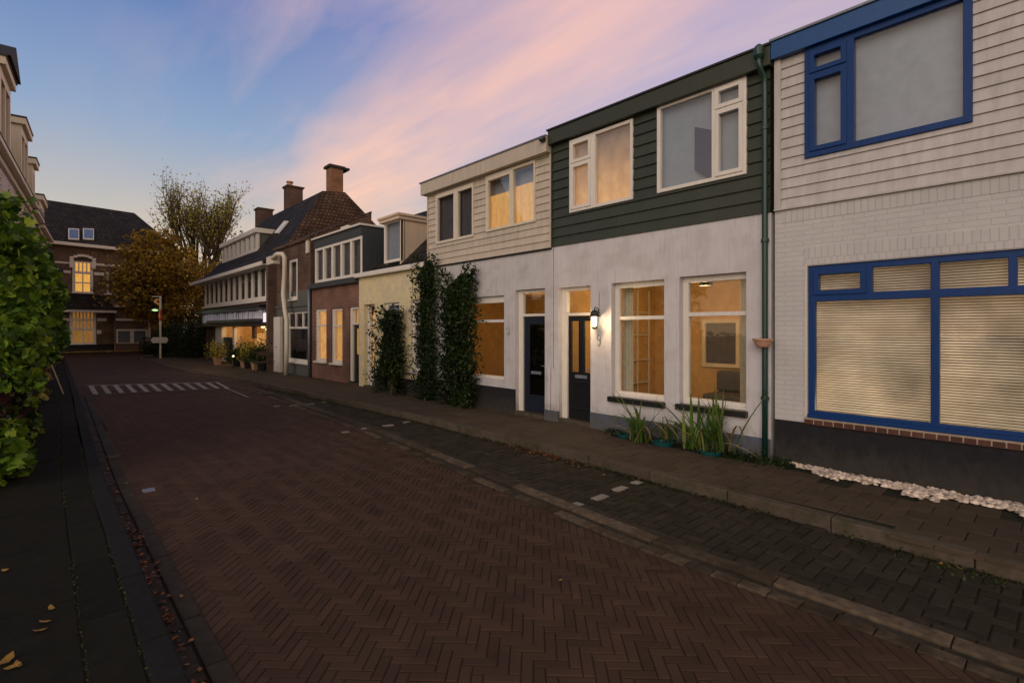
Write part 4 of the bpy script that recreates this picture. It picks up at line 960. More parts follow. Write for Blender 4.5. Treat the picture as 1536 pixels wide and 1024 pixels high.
# white downpipe running free of the wall and the gutter head
m = MB(); q = [(409, 388, .60), (416, 381, .55), (424, 381, .5), (427, 386, .45), (427, 410, .35), (425, 440, .35), (427, 462, .35), (430, 480, .35), (430, 520, .35), (429, 571, .35)]
m.tube([ROW.p(-yy(a, D - w), max(0, zz(a, b, D - w)), w) for a, b, w in q], .085, 10)
m.build('drainpipe', M['cream'], h, smooth=True)
m = MB(); m.box(-yy(404, D - .5), -yy(414, D - .5), zev - .22, zev + .1, .35, .62); m.build('gutter_end', M['cream'], h, bevel=.02)

# ================================================================== FAR BRICK BUILDING
h = thing('brick_building', 'dark brick three storey building closing the end of the street', 'building', P0)
def fa(px, py):     # meets of a sight line with the far facade
    C0 = Vector((0, 0, EYE)); dx = (px - 768) / F; dz = -(py - HY) / F; d = Vector((ST + dx * CT, CT - dx * ST, dz))
    n = FAR.N; t = n.dot(P0 - C0) / n.dot(d); q = C0 + d * t; return (q - P0).dot(FAR.U), q.z
def frect(x0, x1, yt, yb):
    a = fa(x0, yt); b = fa(x1, yb); c = fa(x0, yb); return (a[0], b[0], c[1], a[1])
ev = fa(75, 366)[1]; ur = fa(228, 380)[0] + 2; ul_ = -6
tw = frect(108.4, 139.5, 391, 438.5); bwn = frect(104.5, 144, 466, 516); rw = frect(160, 180, 409, 441)
MB().panel(ul_, ur, 0, ev, -.4, 0, [tw, bwn, rw], FAR).build('wall', M['brick_far'], h)
MB().box(ul_, ur + .3, ev, ev + .22, -.3, .45, FAR).build('eaves_board', M['white'], h)
zr = fa(75, 303)[1]
m = MB(); rd = -6.0; zr2 = EYE + (HY - 305) * (36.6 + 5.5) / F
m.quad(FAR.p(ul_, ev + .15, .4), FAR.p(ur + .3, ev + .15, .4), FAR.p(ur - 1.5, zr2, rd), FAR.p(ul_, zr2, rd)); m.build('roof', M['roof_slateX'], h)
m = MB(); m.quad(FAR.p(ul_, zr2, rd), FAR.p(ur - 1.5, zr2, rd), FAR.p(ur + .3, ev, -12), FAR.p(ul_, ev, -12)); m.add([FAR.p(ur + .3, ev + .15, .4), FAR.p(ur + .3, ev, -12), FAR.p(ur - 1.5, zr2, rd)], [(0, 1, 2)]); m.build('rear_roof', M['roof_slateX'], h)
MB().box(ur - .4, ur - .01, 0, ev, -12, -.4, FAR).build_each('side_wall', M['brick_far'], h)
# white bands
m = MB()
for (x0, x1, y0, y1) in ((82, 106, 391.5, 394), (141, 183, 394.5, 398), (72, 90, 401, 404), (92, 106, 405, 409), (141, 156, 408, 412.5), (158, 185, 408, 409.5), (156, 180, 440, 442), (78, 104, 477, 481), (146, 160, 477, 481.5)):
    a = frect(x0, x1, y0, y1); m.box(a[0], a[1], a[2], a[3], -.05, .04, FAR)
m.build_each('stone_band', M['white'], h)
MB().box(ul_, ur, 0, fa(100, 517)[1], -.02, .06, FAR).build_each('plinth', M['plinth_dark'], h)
def fwin(a, cols, rows, fm, bm, t=.10, lab=None):
    us_ = [a[0] + t + (a[1] - a[0] - 2 * t) * i / cols for i in range(cols + 1)]; H = a[3] - a[2]
    pn = []
    for (r0, r1, nc) in rows:
        for k in range(nc):
            x0 = a[0] + t + (a[1] - a[0] - 2 * t) * k / nc; x1 = a[0] + t + (a[1] - a[0] - 2 * t) * (k + 1) / nc
            pn.append((x0 + .035, x1 - .035, a[2] + H * r0 + .05, a[2] + H * r1 - .04))
    return win(FAR, h, *a, pn, fm, -.03, .1, 'glass', 'curtain', bm, sill=1, label=lab, sillw=.12)
fwin(tw, 2, [(.02, .32, 2), (.32, .62, 2), (.66, .98, 4)], M['white'], M['lit_far'], .14, 'tall upper window lit orange')
fwin(bwn, 2, [(.02, .42, 2), (.44, .72, 6), (.74, .99, 6)], M['white'], M['lit_amber'], .14, 'ground floor window with three tiers of panes')
fwin(rw, 2, [(.02, .98, 2)], M['white'], M['curtain_dark'], .1)
# hood over the tall window
m = MB(); a = frect(104, 143, 382, 391)
for k in range(7):
    t = k / 7; z = a[2] + .25 + .28 * math.sin(math.pi * (t + .07)); m.box(a[0] + (a[1] - a[0]) * t, a[0] + (a[1] - a[0]) * (t + .142), z - .16, z, -.05, .20, FAR)
m.build('window_hood', M['white'], h)
m = MB(); m.box(a[0] - .0, a[0] + .22, a[2] - .5, a[2] + .2, 0, .16, FAR); m.box(a[1] - .22, a[1], a[2] - .5, a[2] + .2, 0, .16, FAR); m.build_each('hood_bracket', M['white'], h)
# pent roof over the bay
a = frect(90, 168, 440, 465)
m = MB(); m.slab([FAR.p(a[0], a[2], .9), FAR.p(a[1], a[2], .9), FAR.p(a[1] - .3, a[3], .02), FAR.p(a[0] + .3, a[3], .02)], (0, 0, -.05)); m.build('pent_roof', M['roof_slateX'], h)
MB().box(a[0] - .3, a[1] + .05, a[2] - .14, a[2] + .02, -.02, .95, FAR).build('pent_gutter', M['white'], h)
# skylights
def fslope(px, py):
    C0 = Vector((0, 0, EYE)); dx = (px - 768) / F; dz = -(py - HY) / F; d = Vector((ST + dx * CT, CT - dx * ST, dz))
    a, b, c = FAR.p(0, ev + .15, .4), FAR.p(5, ev + .15, .4), FAR.p(0, zr2, rd); n = (b - a).cross(c - a).normalized(); t = n.dot(a - C0) / n.dot(d); return C0 + d * t, n
skg = surf('skylight_glass', (.10, .15, .25), .08, .1, spec=.8)
for x0 in (102.3, 124.3):
    P = [fslope(*q) for q in ((x0, 360), (x0 + 16.2, 361), (x0 + 16.2, 345), (x0, 344))]; n = P[0][1]; n = n if n.z > 0 else -n
    s_ = MB().slab([p[0] + n * .02 for p in P], n * .08).build('skylight', M['white'], h)
    c_ = sum((p[0] for p in P), Vector()) / 4
    MB().slab([c_ + (p[0] - c_) * .84 + n * .101 for p in P], n * .01).build('skylight_pane', skg, s_)
# low annex to the right
ax0 = fa(170.5, 500)[0]; ax1 = fa(262, 500)[0] + .5
m = MB(); zt1 = fa(171, 460.6)[1]; ztb = fa(171, 479)[1]; sm = frect(171.5, 220, 493.5, 515)
m.panel(ax0, ax1, 0, zt1, .1, .5, [(sm[0], sm[1] - .1, sm[2], sm[3])], FAR); m.build('annex_wall', M['brick_far'], h)
m = MB(); m.box(ax0 - .1, ax1, zt1, zt1 + .12, -.1, .7, FAR); m.box(ax0, ax1, ztb - .1, ztb + .06, .45, .62, FAR); m.box(fa(218.5, 500)[0], fa(222, 500)[0], .3, ztb, .5, .6, FAR); m.build_each('annex_trim', M['white'], h)
a = (sm[0], sm[1] - .1, sm[2], sm[3]); A2 = Fr(FAR.p(0, 0, .5), FAR.U, FAR.N)
mid = (a[0] + a[1]) / 2
win(A2, h, *a, [(a[0] + .1, mid - .12, a[2] + .06, a[3] - .15), (mid + .12, a[1] - .1, a[2] + .06, a[3] - .15)], M['white'], -.02, .1, 'glass_up', 'flat', M['curtain'], bd=.02)
nb_ = frect(145.5, 152, 495, 500.5)
o = MB().box(nb_[0], nb_[1], nb_[2], nb_[3], .005, .05, FAR).build('notice_board', M['white'], bevel=.01); tag(o, 'small white notice plate on the brick wall beside the lit ground floor window', 'notice plate')
lu_, lz_ = fa(90.5, 407); 
o = MB().lathe(FAR.p(lu_, lz_ - .25, .18), [(.06, 0), (.13, .1), (.14, .4), (.05, .55)], 8).tube([FAR.p(lu_, lz_, 0), FAR.p(lu_, lz_, .18)], .04, 6).build('wall_lamp', M['black']); tag(o, 'unlit black lamp on the white stone band of the far brick building', 'wall lamp')

# ================================================================== LEFT ROW
def LY(y): return .3 - .07 * (48 - y)
LD = Vector((.07, 1, 0)).normalized()
LR = Fr((LY(20), 20, 0), LD, (LD.y, -LD.x, 0))      # u along street away from camera, w toward the street
specs = [(3.6, 10.9, 8.1, 11.7, 8.6), (11.0, 16.9, 8.1, 11.4, 14.9), (17.0, 20.7, 7.9, 10.7, 18.9), (20.8, 27.6, 7.7, 9.6, 23.9)]
labs = ['cream townhouse nearest on the left with the tallest dark gabled dormer', 'cream townhouse on the left with a deep boxed dormer over its gutter',
        'narrow cream townhouse on the left with a small pillared dormer', 'last cream townhouse on the left beside the dark brick building']
def leftwin(h, a, lit=None):
    win(LR, h, *a, [(a[0] + .08, a[1] - .08, a[2] + .1, a[2] + (a[3] - a[2]) * .68), (a[0] + .08, a[1] - .08, a[2] + (a[3] - a[2]) * .73, a[3] - .1)], M['white'], .02, .08, 'glass_up', 'curtain', lit or M['curtain'], sill=1)
cream2 = surf('facade_cream', (.50, .44, .34), .8, .12, 1.5, 50, .2, .006, .2, streak=1)
for i, (a0, a1, zg_, zd, dc) in enumerate(specs):
    h = thing('townhouse', labs[i], 'house', LR.p((a0 + a1) / 2, 0, 0), 'cream townhouses of the left row')
    wn_ = max(2, int((a1 - a0) / 2.4)); step = (a1 - a0) / wn_; wins = []
    for k in range(wn_):
        c_ = a0 + step * (k + .5)
        for (z0, z1) in ((.8, 2.6), (4.0, 5.8)): wins.append((c_ - .55, c_ + .55, z0, z1))
        wins.append((c_ - .5, c_ + .5, 6.5, 7.6))
    MB().panel(a0, a1, 0, zg_, -.3, 0, wins, LR).build('wall', cream2 if i % 2 else M['stucco'], h)
    for a in wins: leftwin(h, a)
    m = MB(); m.box(a0, a1, zg_ - .02, zg_ + .16, -.2, .34, LR); m.box(a0, a1, zg_ - .25, zg_ - .02, -.1, .12, LR)
    m.build('gutter', M['cream'], h, bevel=.02)
    MB().box(a0 + .0, a1 - .0, zg_ + .16, zg_ + .2, -.2, .37, LR).build('gutter_edge', M['black'], h)
    m = MB(); m.quad(LR.p(a0, zg_ + .1, .1), LR.p(a1, zg_ + .1, .1), LR.p(a1, zg_ + 4.6 - .5 * i, -3.6), LR.p(a0, zg_ + 4.6 - .5 * i, -3.6))
    m.quad(LR.p(a0, zg_ + 4.6 - .5 * i, -3.6), LR.p(a1, zg_ + 4.6 - .5 * i, -3.6), LR.p(a1, zg_, -8), LR.p(a0, zg_, -8)); m.build('roof', M['roof_slate'], h)
    m = MB(); m.box(a0 + .01, a0 + .2, 0, zg_, -8, -.3, LR); m.add([LR.p(a0 + .02, zg_, 0), LR.p(a0 + .02, zg_ + 4.5 - .5 * i, -3.6), LR.p(a0 + .02, zg_, -8)], [(0, 1, 2)]); m.build('end_wall', M['brick_brown'], h)
    # dormer
    c_ = dc; hw_ = 1.35 if i != 2 else .7
    z0 = zg_ + .2; z1 = zd
    dm = MB().panel(c_ - hw_, c_ + hw_, z0, z1, -.12, .0, [(c_ - hw_ + .2, c_ - .08, z0 + .3, z1 - .4), (c_ + .08, c_ + hw_ - .2, z0 + .3, z1 - .4)], LR).build('dormer', M['cream'], h)
    m = MB(); m.box(c_ - hw_ + .2, c_ + hw_ - .2, z0 + .3, z1 - .4, -.08, -.07, LR); m.build('pane', M['glass_up'], dm)
    m = MB(); m.box(c_ - hw_, c_ - hw_ + .08, z0 - .1, z1, -2.6, -.121, LR); m.box(c_ + hw_ - .08, c_ + hw_, z0 - .1, z1, -2.6, -.121, LR); m.build_each('dormer_cheek', M['cream'] if i else M['roof_dark'], dm)
    m = MB(); m.box(c_ - hw_ - .12, c_ + hw_ + .12, z1, z1 + .3, -2.8, .16, LR); m.build('dormer_cornice', M['cream'], dm, bevel=.02)
    MB().box(c_ - hw_ - .15, c_ + hw_ + .15, z1 + .3, z1 + .37, -2.83, .20, LR).build('dormer_edge', M['black'], dm)
    if i == 0:
        m = MB(); m.add([LR.p(c_ - 1.5, z1 + .37, .3), LR.p(c_ + 1.5, z1 + .37, .3), LR.p(c_, z1 + 1.3, .3), LR.p(c_ - 1.5, z1 + .37, -3), LR.p(c_ + 1.5, z1 + .37, -3), LR.p(c_, z1 + 1.3, -3)], [(0, 1, 2), (3, 5, 4), (0, 2, 5, 3), (1, 4, 5, 2), (0, 3, 4, 1)]); m.build('dormer_gable', M['roof_dark'], dm)

# ================================================================== VEGETATION
MB.DEF = WORLD
def vol_leaves(n, fn):
    out = []
    while len(out) < n:
        q = fn()
        if q is not None: out.append(q)
    return out
# --- left climber hedge
def hedge_pt(y0, y1, xr, z0, z1f, width, edge=.35, seed=0):
    def f():
        y = random.uniform(y0, y1); z = random.uniform(z0, 4.2)
        top = z1f(y) + .35 * noise.noise(Vector((y * .9, 0, 3 + seed)))
        if z > top: return None
        xm = xr(y, z) - .06 + .30 * noise.noise(Vector((y * 1.1, z * 1.5, seed))) + .16 * noise.noise(Vector((y * 4, z * 4, seed)))
        d = min(random.expovariate(1 / edge), width)
        if z > top - .5: d = random.uniform(0, width)
        # round the top front corner
        t = max(0, (z - (top - .7)) / .7); x = xm - d - .35 * t * t
        return (x, y, z)
    return f
vine = thing('climbing_vine', 'big bright green leafy climber spilling over the left pavement', 'vine', (-.8, 11, 0))
xr = lambda y, z: -.24 + .030 * (y - 8) + (.30 if z > 1.5 else .30 * max(0, z - .7) / .8) * min(1, (z > .7)) + .0
ztopf = lambda y: 3.35 if y < 10 else 3.35 - .07 * (y - 10)
pts = vol_leaves(24000, hedge_pt(7.9, 17, xr, 1.05, ztopf, 1.2, .26))
leafcloud('foliage', pts, rng.uniform(.04, .115, len(pts)), LEAF['vine'], vine, 'lobed', .12)
m = MB(); rnd = random.Random(5)
for k in range(9):
    y = 8.4 + k * 1.0; p = [Vector((-.75, y, 0))]
    for s in range(7): p.append(p[-1] + Vector((rnd.gauss(.03, .06), rnd.gauss(0, .1), .42)))
    m.tube(p, [.035 * (1 - i / 9) for i in range(8)], 6)
m.build('stem', M['bark'], vine)
sh = thing('purple_shrub', 'dark purple leaved shrub at the foot of the green climber', 'shrub', (-.6, 13, 0))
pts = vol_leaves(7000, hedge_pt(8.1, 22, lambda y, z: -.20 + .02 * (y - 8), .02, lambda y: 1.7, 1.0, .3, 5))
leafcloud('foliage', pts, rng.uniform(.05, .13, len(pts)), LEAF['purple'], sh, 'lobed', .4)
m = MB()
for k in range(14):
    y = 8.4 + k * .9; p = [Vector((-.5 + rnd.gauss(0, .05), y, 0))]
    for s in range(5): p.append(p[-1] + Vector((rnd.gauss(.01, .05), rnd.gauss(0, .06), .3)))
    m.tube(p, [.018 * (1 - i / 7) for i in range(6)], 5)
m.build('stem', M['bark'], sh)
gh = thing('low_green_shrub', 'low green leafy shrub hanging onto the left kerbside slabs', 'shrub', (-.35, 9.5, 0))
pts = vol_leaves(1500, hedge_pt(7.8, 12, lambda y, z: -.16 + .02 * (y - 8), .02, lambda y: 1.0, .7, .2, 9))
leafcloud('foliage', pts, rng.uniform(.09, .17, len(pts)), LEAF['vine'], gh, 'lobed', .5)
MB().tube([(-.5, 9.5, 0), (-.42, 9.6, .4), (-.4, 9.8, .8)], [.025, .018, .008], 6).build('stem', M['bark'], gh)
gy = thing('garden_shrub', 'yellow green garden shrub past the purple shrub on the left', 'shrub', (-.2, 20, 0))
pts = vol_leaves(3500, hedge_pt(16, 25, lambda y, z: .02 + .02 * (y - 16), .02, lambda y: 2.9 - .07 * (y - 16), 1.0, .35, 13))
leafcloud('foliage', pts, rng.uniform(.09, .20, len(pts)), LEAF['olive'], gy, 'lobed', .5)
MB().tube([(-.3, 20, 0), (-.3, 20, 1.2), (-.2, 20.2, 2.2)], [.05, .035, .01], 6).build('stem', M['bark'], gy)
# purple flower head
x, y = XY(68, 13.5)
zf0 = EYE - (541 - HY) * 13.5 / F
fl = thing('flower_head', 'dark magenta flower cluster leaning over the far left pavement', 'flower', (x, y, 0))
pts = [(x + random.gauss(0, .13), y + random.gauss(0, .13), zf0 + random.gauss(0, .14)) for _ in range(260)]
leafcloud('petals', pts, .07, LEAF['flower'], fl, 'quad')
MB().tube([(x - .1, y, 0), (x - .03, y, .5), (x, y, zf0)], .01, 5).build('stem', M['bark'], fl)
x, y = XY(80, 13.5)
o = MB().tube([(x + .2, y + .2, 0), (x - .05, y - .1, .85)], .018, 6).build('garden_stake', M['cream']); tag(o, 'pale slanting stake beside the magenta flower', 'stake')

# --- climbers on the right row
def column(name, lab, px0, px1, ytop, ybot, w0, lean, n, mat, grp=None, sz=(.04, .10), blobs=None):
    y0 = yy(px0); y1 = yy(px1); yc = (y0 + y1) / 2; hw = abs(y0 - y1) / 2; zt_ = zz((px0 + px1) / 2, ytop)
    t = thing(name, lab, 'climber', (D - .15, yc, 0), grp); pts = []
    for _ in range(n):
        z = random.random() ** 1.05 * zt_; q = z / zt_
        prof = blobs(q) if blobs else (1.0 - .15 * q) * (1 if q < .9 else (1 - q) * 7 + .3)
        prof *= 1 + .45 * noise.noise(Vector((z * 2.2, yc, 1))) + .25 * noise.noise(Vector((z * 7, yc, 9)))
        a = max(-1.3, min(1.3, random.gauss(0, .48))); dpt = w0 * math.sqrt(max(.10, 1 - a * a * .6)) * prof
        yk = yc + a * hw * prof + lean * (q - .5) + .16 * noise.noise(Vector((z * 1.5, 4, yc)))
        pts.append((D - .02 - dpt * (random.random() ** .6), yk, z))
    for _ in range(n // 14):            # straggling shoots
        z = random.random() * zt_ * 1.03; s = random.choice((-1, 1)); L = random.uniform(.05, .34)
        b = (D - .05 - random.random() * w0, yc + s * hw * .8, z)
        for k in range(4): pts.append((b[0] - .02 * k, b[1] + s * L * k / 4 + random.gauss(0, .015), z + .03 * k + random.gauss(0, .02)))
    leafcloud('foliage', pts, rng.uniform(*sz, len(pts)), mat, t, 'quad', .4)
    m = MB()
    for k in range(4):
        p = [Vector((D - .1, yc + (k - 1.5) * .09, 0))]
        for s in range(8): p.append(Vector((D - .07 - random.random() * w0 * .4, yc + (k - 1.5) * .10 + random.gauss(0, .07) + lean * (s / 8 - .5), zt_ * .93 * (s + 1) / 8)))
        m.tube(p, [.03 * (1 - i / 11) for i in range(9)], 6)
    m.build('stem', M['bark'], t)
    return t
grp = 'dark green climbers on the house fronts'
column('wall_climber', 'tall narrow climber at the joint of the yellow and beige clad houses', 636, 659, 392, 600, .28, .12, 6500, LEAF['climb'], grp)
column('wall_climber', 'broad bushy climber left of the navy door, on the beige clad house', 678, 719, 412, 612, .38, -.12, 11500, LEAF['climb'], grp)
cl = column('wall_climber', 'short climber on a bare trunk in front of the yellow house', 581, 611, 466, 560, .45, .1, 6500, LEAF['climb'], grp,
       blobs=lambda q: (.10 if q < .22 else (1.15 if q < .5 else (.75 if q < .9 else .5))))
x, y = gnd(590, 590)
m = MB(); m.tube([(x, y, 0), (x + .03, y - .02, .3), (x + .12, y + .02, .7), (x + .3, y, 1.0)], [.11, .08, .07, .05], 8); m.build('trunk', M['bark'], cl)
x, y = gnd(574, 585)
lp = thing('low_bush', 'low dark bush at the foot of the yellow house wall', 'bush', (x, y, 0))
pts = [(x + random.gauss(.25, .15), y + random.gauss(0, .45), abs(random.gauss(.35, .22))) for _ in range(2500)]
leafcloud('foliage', pts, rng.uniform(.04, .09, len(pts)), LEAF['dark'], lp)
MB().tube([(x + .25, y, 0), (x + .25, y, .5)], .02, 5).build('stem', M['bark'], lp)

# --- iris clumps in teal tubs
def iris(name, lab, px, py, nleaf, hgt, spread, seed, dry=4):
    rnd = random.Random(seed); x, y = gnd(px, py); t = thing(name, lab, 'iris plant', (x, y, 0), 'iris clumps before the white house'); m = MB(); md = MB()
    for k in range(nleaf + dry):
        isd = k >= nleaf; a = rnd.uniform(0, 2 * math.pi); L = hgt * rnd.uniform(.55, 1.1); out = spread * rnd.uniform(.2, 1.1)
        bx_, by_ = x + rnd.gauss(0, .05), y + rnd.gauss(0, .09); dx, dy = math.cos(a) * .4 - .12, math.sin(a)
        if isd: dx, dy = -.25, rnd.choice((-1, 1))
        bend = rnd.choice((.1, .4, .9, 1.2, 1.4)) if not isd else rnd.uniform(1.2, 1.7); w = rnd.uniform(.015, .026); out *= 1 + bend * .45; prof = (.55, .8, 1, 1, .9, .75, .5, .04); sgn = Vector((-dy, dx, 0)).normalized()
        P = []
        for s in range(8):
            q = s / 7; r_ = out * (q ** 1.35); z = L * (q - bend * .55 * q ** 3)
            P.append(Vector((min(bx_ + dx * r_, D - .03), by_ + dy * r_, max(.01, z))))
        mb = md if isd else m
        for s in range(7):
            wa, wb = w * prof[s], w * prof[s + 1]
            mid0, mid1 = P[s] + Vector((.004, 0, 0)), P[s + 1] + Vector((.004, 0, 0))
            if s == 0: b = len(mb.v); mb.v += [tuple(P[0] - sgn * wa), tuple(mid0), tuple(P[0] + sgn * wa)]
            mb.v += [tuple(P[s + 1] - sgn * wb), tuple(mid1), tuple(P[s + 1] + sgn * wb)]
            c_ = b + s * 3; mb.f += [(c_, c_ + 1, c_ + 4, c_ + 3), (c_ + 1, c_ + 2, c_ + 5, c_ + 4)]
    m.build('leaves', LEAF['iris'], t)
    if dry: md.build('dry_leaves', LEAF['straw'], t)
iris('iris_clump', 'iris clump under the left window of the white house', 962, 664, 30, .80, .50, 1, 4)
iris('iris_clump', 'small upright iris tuft between the two windows of the white house', 999, 663, 11, .66, .20, 2, 0)
iris('iris_clump', 'iris clump with straw coloured drooping blades under the right window', 1046, 676, 30, .86, .55, 3, 6)
iris('iris_clump', 'tall leaning iris clump nearest the green drainpipe', 1076, 680, 26, .98, .52, 4, 2)
for k, (px, py) in enumerate([(936, 656), (990, 668), (1062, 682)]):
    x, y = gnd(px, py); o = MB().lathe((x + .08, y, -.02), [(.13, 0), (.15, .055), (.165, .06), (.165, .07), (.14, .07), (.13, .03)], 22).build('plant_tub', M['teal'])
    tag(o, ['teal plastic tub left of the first iris clump', 'teal plastic tub between the iris clumps', 'teal plastic tub under the tall iris near the drainpipe'][k], 'tub', 'teal tubs holding the irises')

# --- ground cover
def patch(name, C, size, mat, label_kind='stuff', up=.2):
    o = leafcloud(name, C, size, mat, None, 'quad', up); o['kind'] = 'stuff'; return o
pts = []
for _ in range(5200):     # moss and weeds at the kerb foot
    y = random.uniform(-1, 17); k = pl(KERBR, y); den = .5 + .9 * noise.noise(Vector((y * .9, 0, 0)))
    if random.random() > den: continue
    pts.append((k - abs(random.gauss(0, .07 + .12 * max(0, noise.noise(Vector((y * .6, 5, 0)))))), y, ROAD + abs(random.gauss(0, .012))))
patch('kerb_moss', pts, rng.uniform(.012, .04, len(pts)), LEAF['moss'])
pts = []
for _ in range(2600):
    y = random.uniform(2.35, 5.3); x = D - abs(random.gauss(0, .13)) - .02
    if y > 3.3 and random.random() > .45: continue
    pts.append((x - (.12 if y < 3.3 else 0) * random.random(), y, abs(random.gauss(0, .04))))
patch('wall_weeds', pts, rng.uniform(.02, .055, len(pts)), LEAF['climb'])
pts = []
for _ in range(3000):     # mossy joints of the left slabs
    y = random.uniform(1.5, 20); s = pl(KERBL, y) - .40; x = random.choice((.397, .167)) + s; 
    if noise.noise(Vector((y * 1.2, x, 2))) < -.1: continue
    pts.append((x + random.gauss(0, .008), y, .001 + abs(random.gauss(0, .002))))
patch('joint_moss', pts, rng.uniform(.008, .02, len(pts)), LEAF['moss'])
pts = []
for _ in range(420):
    y = random.gauss(4.9, .9) if random.random() < .6 else random.uniform(1, 14); x = pl(KERBL, y) + .19 + random.gauss(0, .04)
    pts.append((x, y, ROAD + .012 + random.random() * .012))
for _ in range(260):
    y = random.gauss(5.4, .5); pts.append((pl(KERBR, y) - abs(random.gauss(.05, .12)), y, ROAD + .014))
patch('leaf_litter', pts, rng.uniform(.02, .05, len(pts)), LEAF['litter'], up=1.5)
pts = [(random.gauss(3.2, 1.6), random.gauss(48.2, .5), .05 + random.random() * .06) for _ in range(1500)]
patch('leaf_drift', pts, rng.uniform(.05, .12, len(pts)), LEAF['fallen'], up=1.0)
# fallen leaves one by one
fl_px = [(10, 990, 1), (18, 1000, 1), (27, 997, 1), (77, 912, 1), (68, 932, 1), (8, 855, 1), (60, 945, 1), (190, 724, 0), (196, 742, 0), (295, 748, 0), (840, 870, 2), (1393, 836, 2), (1410, 845, 2), (1440, 852, 2), (868, 700, 2), (905, 712, 2)]
first = None
fpos = ['yellow fallen leaf lying flat nearest the bottom left corner', 'curled yellow leaf just right of the corner leaf', 'small pale leaf beside the two bottom left yellow leaves', 'pale curled leaf mid slab on the left pavement',
        'pale leaf just below the curled mid slab leaf', 'brown leaf at the left edge of the left pavement', 'thin green leaf scrap on the left mossy joint', 'straw leaf by the left kerb, farther of two', 'straw leaf by the left kerb, nearer of two',
        'tiny pale leaf alone out on the brick road', 'tiny leaf scrap on the brick road before the gutter', 'pale leaf on the grey parking bay below the pebbles', 'pale leaf among kerb weeds right of the bay leaf', 'last pale leaf at the right end of the kerb weeds',
        'pale leaf at the kerb foot left of the bay marks', 'orange leaf at the kerb foot above the bay marks']
for k, (px, py, w) in enumerate(fl_px):
    z = .008 if w == 1 else ROAD + .012
    x, y = gnd(px, py, z); a = random.uniform(0, 6.28); s = .07 if w == 1 else .055
    if k == 0: s = .10
    vs = []
    for (u, v, c) in ((-.5, 0, .1), (-.2, -.22, .02), (.25, -.2, .03), (.5, 0, .22), (.25, .2, .12), (-.2, .22, .06), (0, 0, 0)):
        vs.append((x + s * (u * math.cos(a) - v * math.sin(a)), y + s * (u * math.sin(a) + v * math.cos(a)), z + c * s))
    o = MB().add(vs, [(6, i, (i + 1) % 6) for i in range(6)]).build('fallen_leaf', LEAF['fallen']); tag(o, fpos[k], 'leaf', 'fallen leaves on the ground')
# pebbles
V = MB(); n = 0
import itertools
ico = [(0, 0, 1)] + [(math.cos(a) * .9, math.sin(a) * .9, .42) for a in np.linspace(0, 2 * math.pi, 6, endpoint=False)] + [(math.cos(a + .5), math.sin(a + .5), -.3) for a in np.linspace(0, 2 * math.pi, 6, endpoint=False)]
icf = [(0, 1 + i, 1 + (i + 1) % 6) for i in range(6)] + [(1 + i, 7 + i, 1 + (i + 1) % 6) for i in range(6)] + [(1 + (i + 1) % 6, 7 + i, 7 + (i + 1) % 6) for i in range(6)]
for _ in range(1150):
    y = random.uniform(-1.2, 2.42); wd = .30 if not (y < 2.2 and int(y / .3) % 3 == 0 and y > 0) else .50
    wd = wd * min(1, (2.6 - y) * 1.1); x = D - .02 - random.uniform(.01, max(.03, wd)); 
    s = random.uniform(.016, .040); a = random.uniform(0, 6.3); f1, f2 = random.uniform(.7, 1.2), random.uniform(.45, .75); zc = .004 + random.random() * .022
    V.add([(x + s * (p[0] * math.cos(a) * f1 - p[1] * math.sin(a)), y + s * (p[0] * math.sin(a) * f1 + p[1] * math.cos(a)), zc + s * p[2] * f2) for p in ico], icf)
o = V.build('pebbles', M['pebble'], smooth=True); o['kind'] = 'stuff'
# road furniture: small iron covers
for k, (px, py) in enumerate([(223, 735)]):
    x, y = gnd(px, py, ROAD); o = MB().box(x - .06, x + .06, y - .07, y + .07, ROAD - .01, ROAD + .007).build('valve_cover', M['zinc'], bevel=.004); tag(o, 'small grey iron valve cover set in the brick road by the left gutter', 'cover')
x, y = gnd(170, 686, ROAD); o = MB().lathe((x, y, ROAD + .002), [(.08, 0), (.08, .012), (.05, .016)], 12).build('gutter_stone', M['gutter_pale']); tag(o, 'pale stone lying by the left gutter', 'stone')

# --- trees
def tree(name, lab, px, d, base_py_z, trunkh, r0, lev, L, leaf, n_leaf, lsz, spreadL, seed, kids=(2, 3), spread=.55, up=.12, jitter=.35, grp='trees at the end of the street', ratio=.72, ell=None):
    x, y = XY(px, d); t = thing(name, lab, 'tree', (x, y, 0), grp); m = MB(); tips = []; rnd = random.Random(seed)
    m.tube([(x, y, -.1), (x + .05, y, trunkh * .5), (x, y + .05, trunkh)], [r0, r0 * .8, r0 * .7], 10, cap=False)
    for k in range(4):
        a = k * math.pi / 2 + rnd.random(); branchy(m, Vector((x, y + .05, trunkh)), Vector((math.cos(a) * spreadL, math.sin(a) * spreadL, 1)), L, r0 * .5, lev, tips, spread, 4, ratio, kids, up, rnd)
    m.build('trunk', M['bark'], t)
    T = np.array([tuple(q) for q in tips]); idx = rng.integers(0, len(T), n_leaf)
    P = T[idx] + rng.normal(size=(n_leaf, 3)) * np.array([jitter, jitter, jitter * .7])
    if ell is not None:
        n2 = ell[3]; e = []
        while len(e) < n2:
            q = np.array([random.uniform(-1, 1) for _ in range(3)]); rr = np.linalg.norm(q)
            if rr > 1: continue
            p = q * np.array([ell[1], ell[1], ell[2]]) + np.array([x, y, ell[0]])
            nz = noise.noise(Vector(p) * .9) + .6 * noise.noise(Vector(p) * 2.3)
            if rr > .62 + .42 * (nz + .35): continue
            if nz < -.22 and rr > .3: continue
            e.append(p)
        P = np.vstack([P, np.array(e)])
    leafcloud('crown', P, rng.uniform(lsz[0], lsz[1], len(P)), LEAF[leaf], t, 'quad', .5)
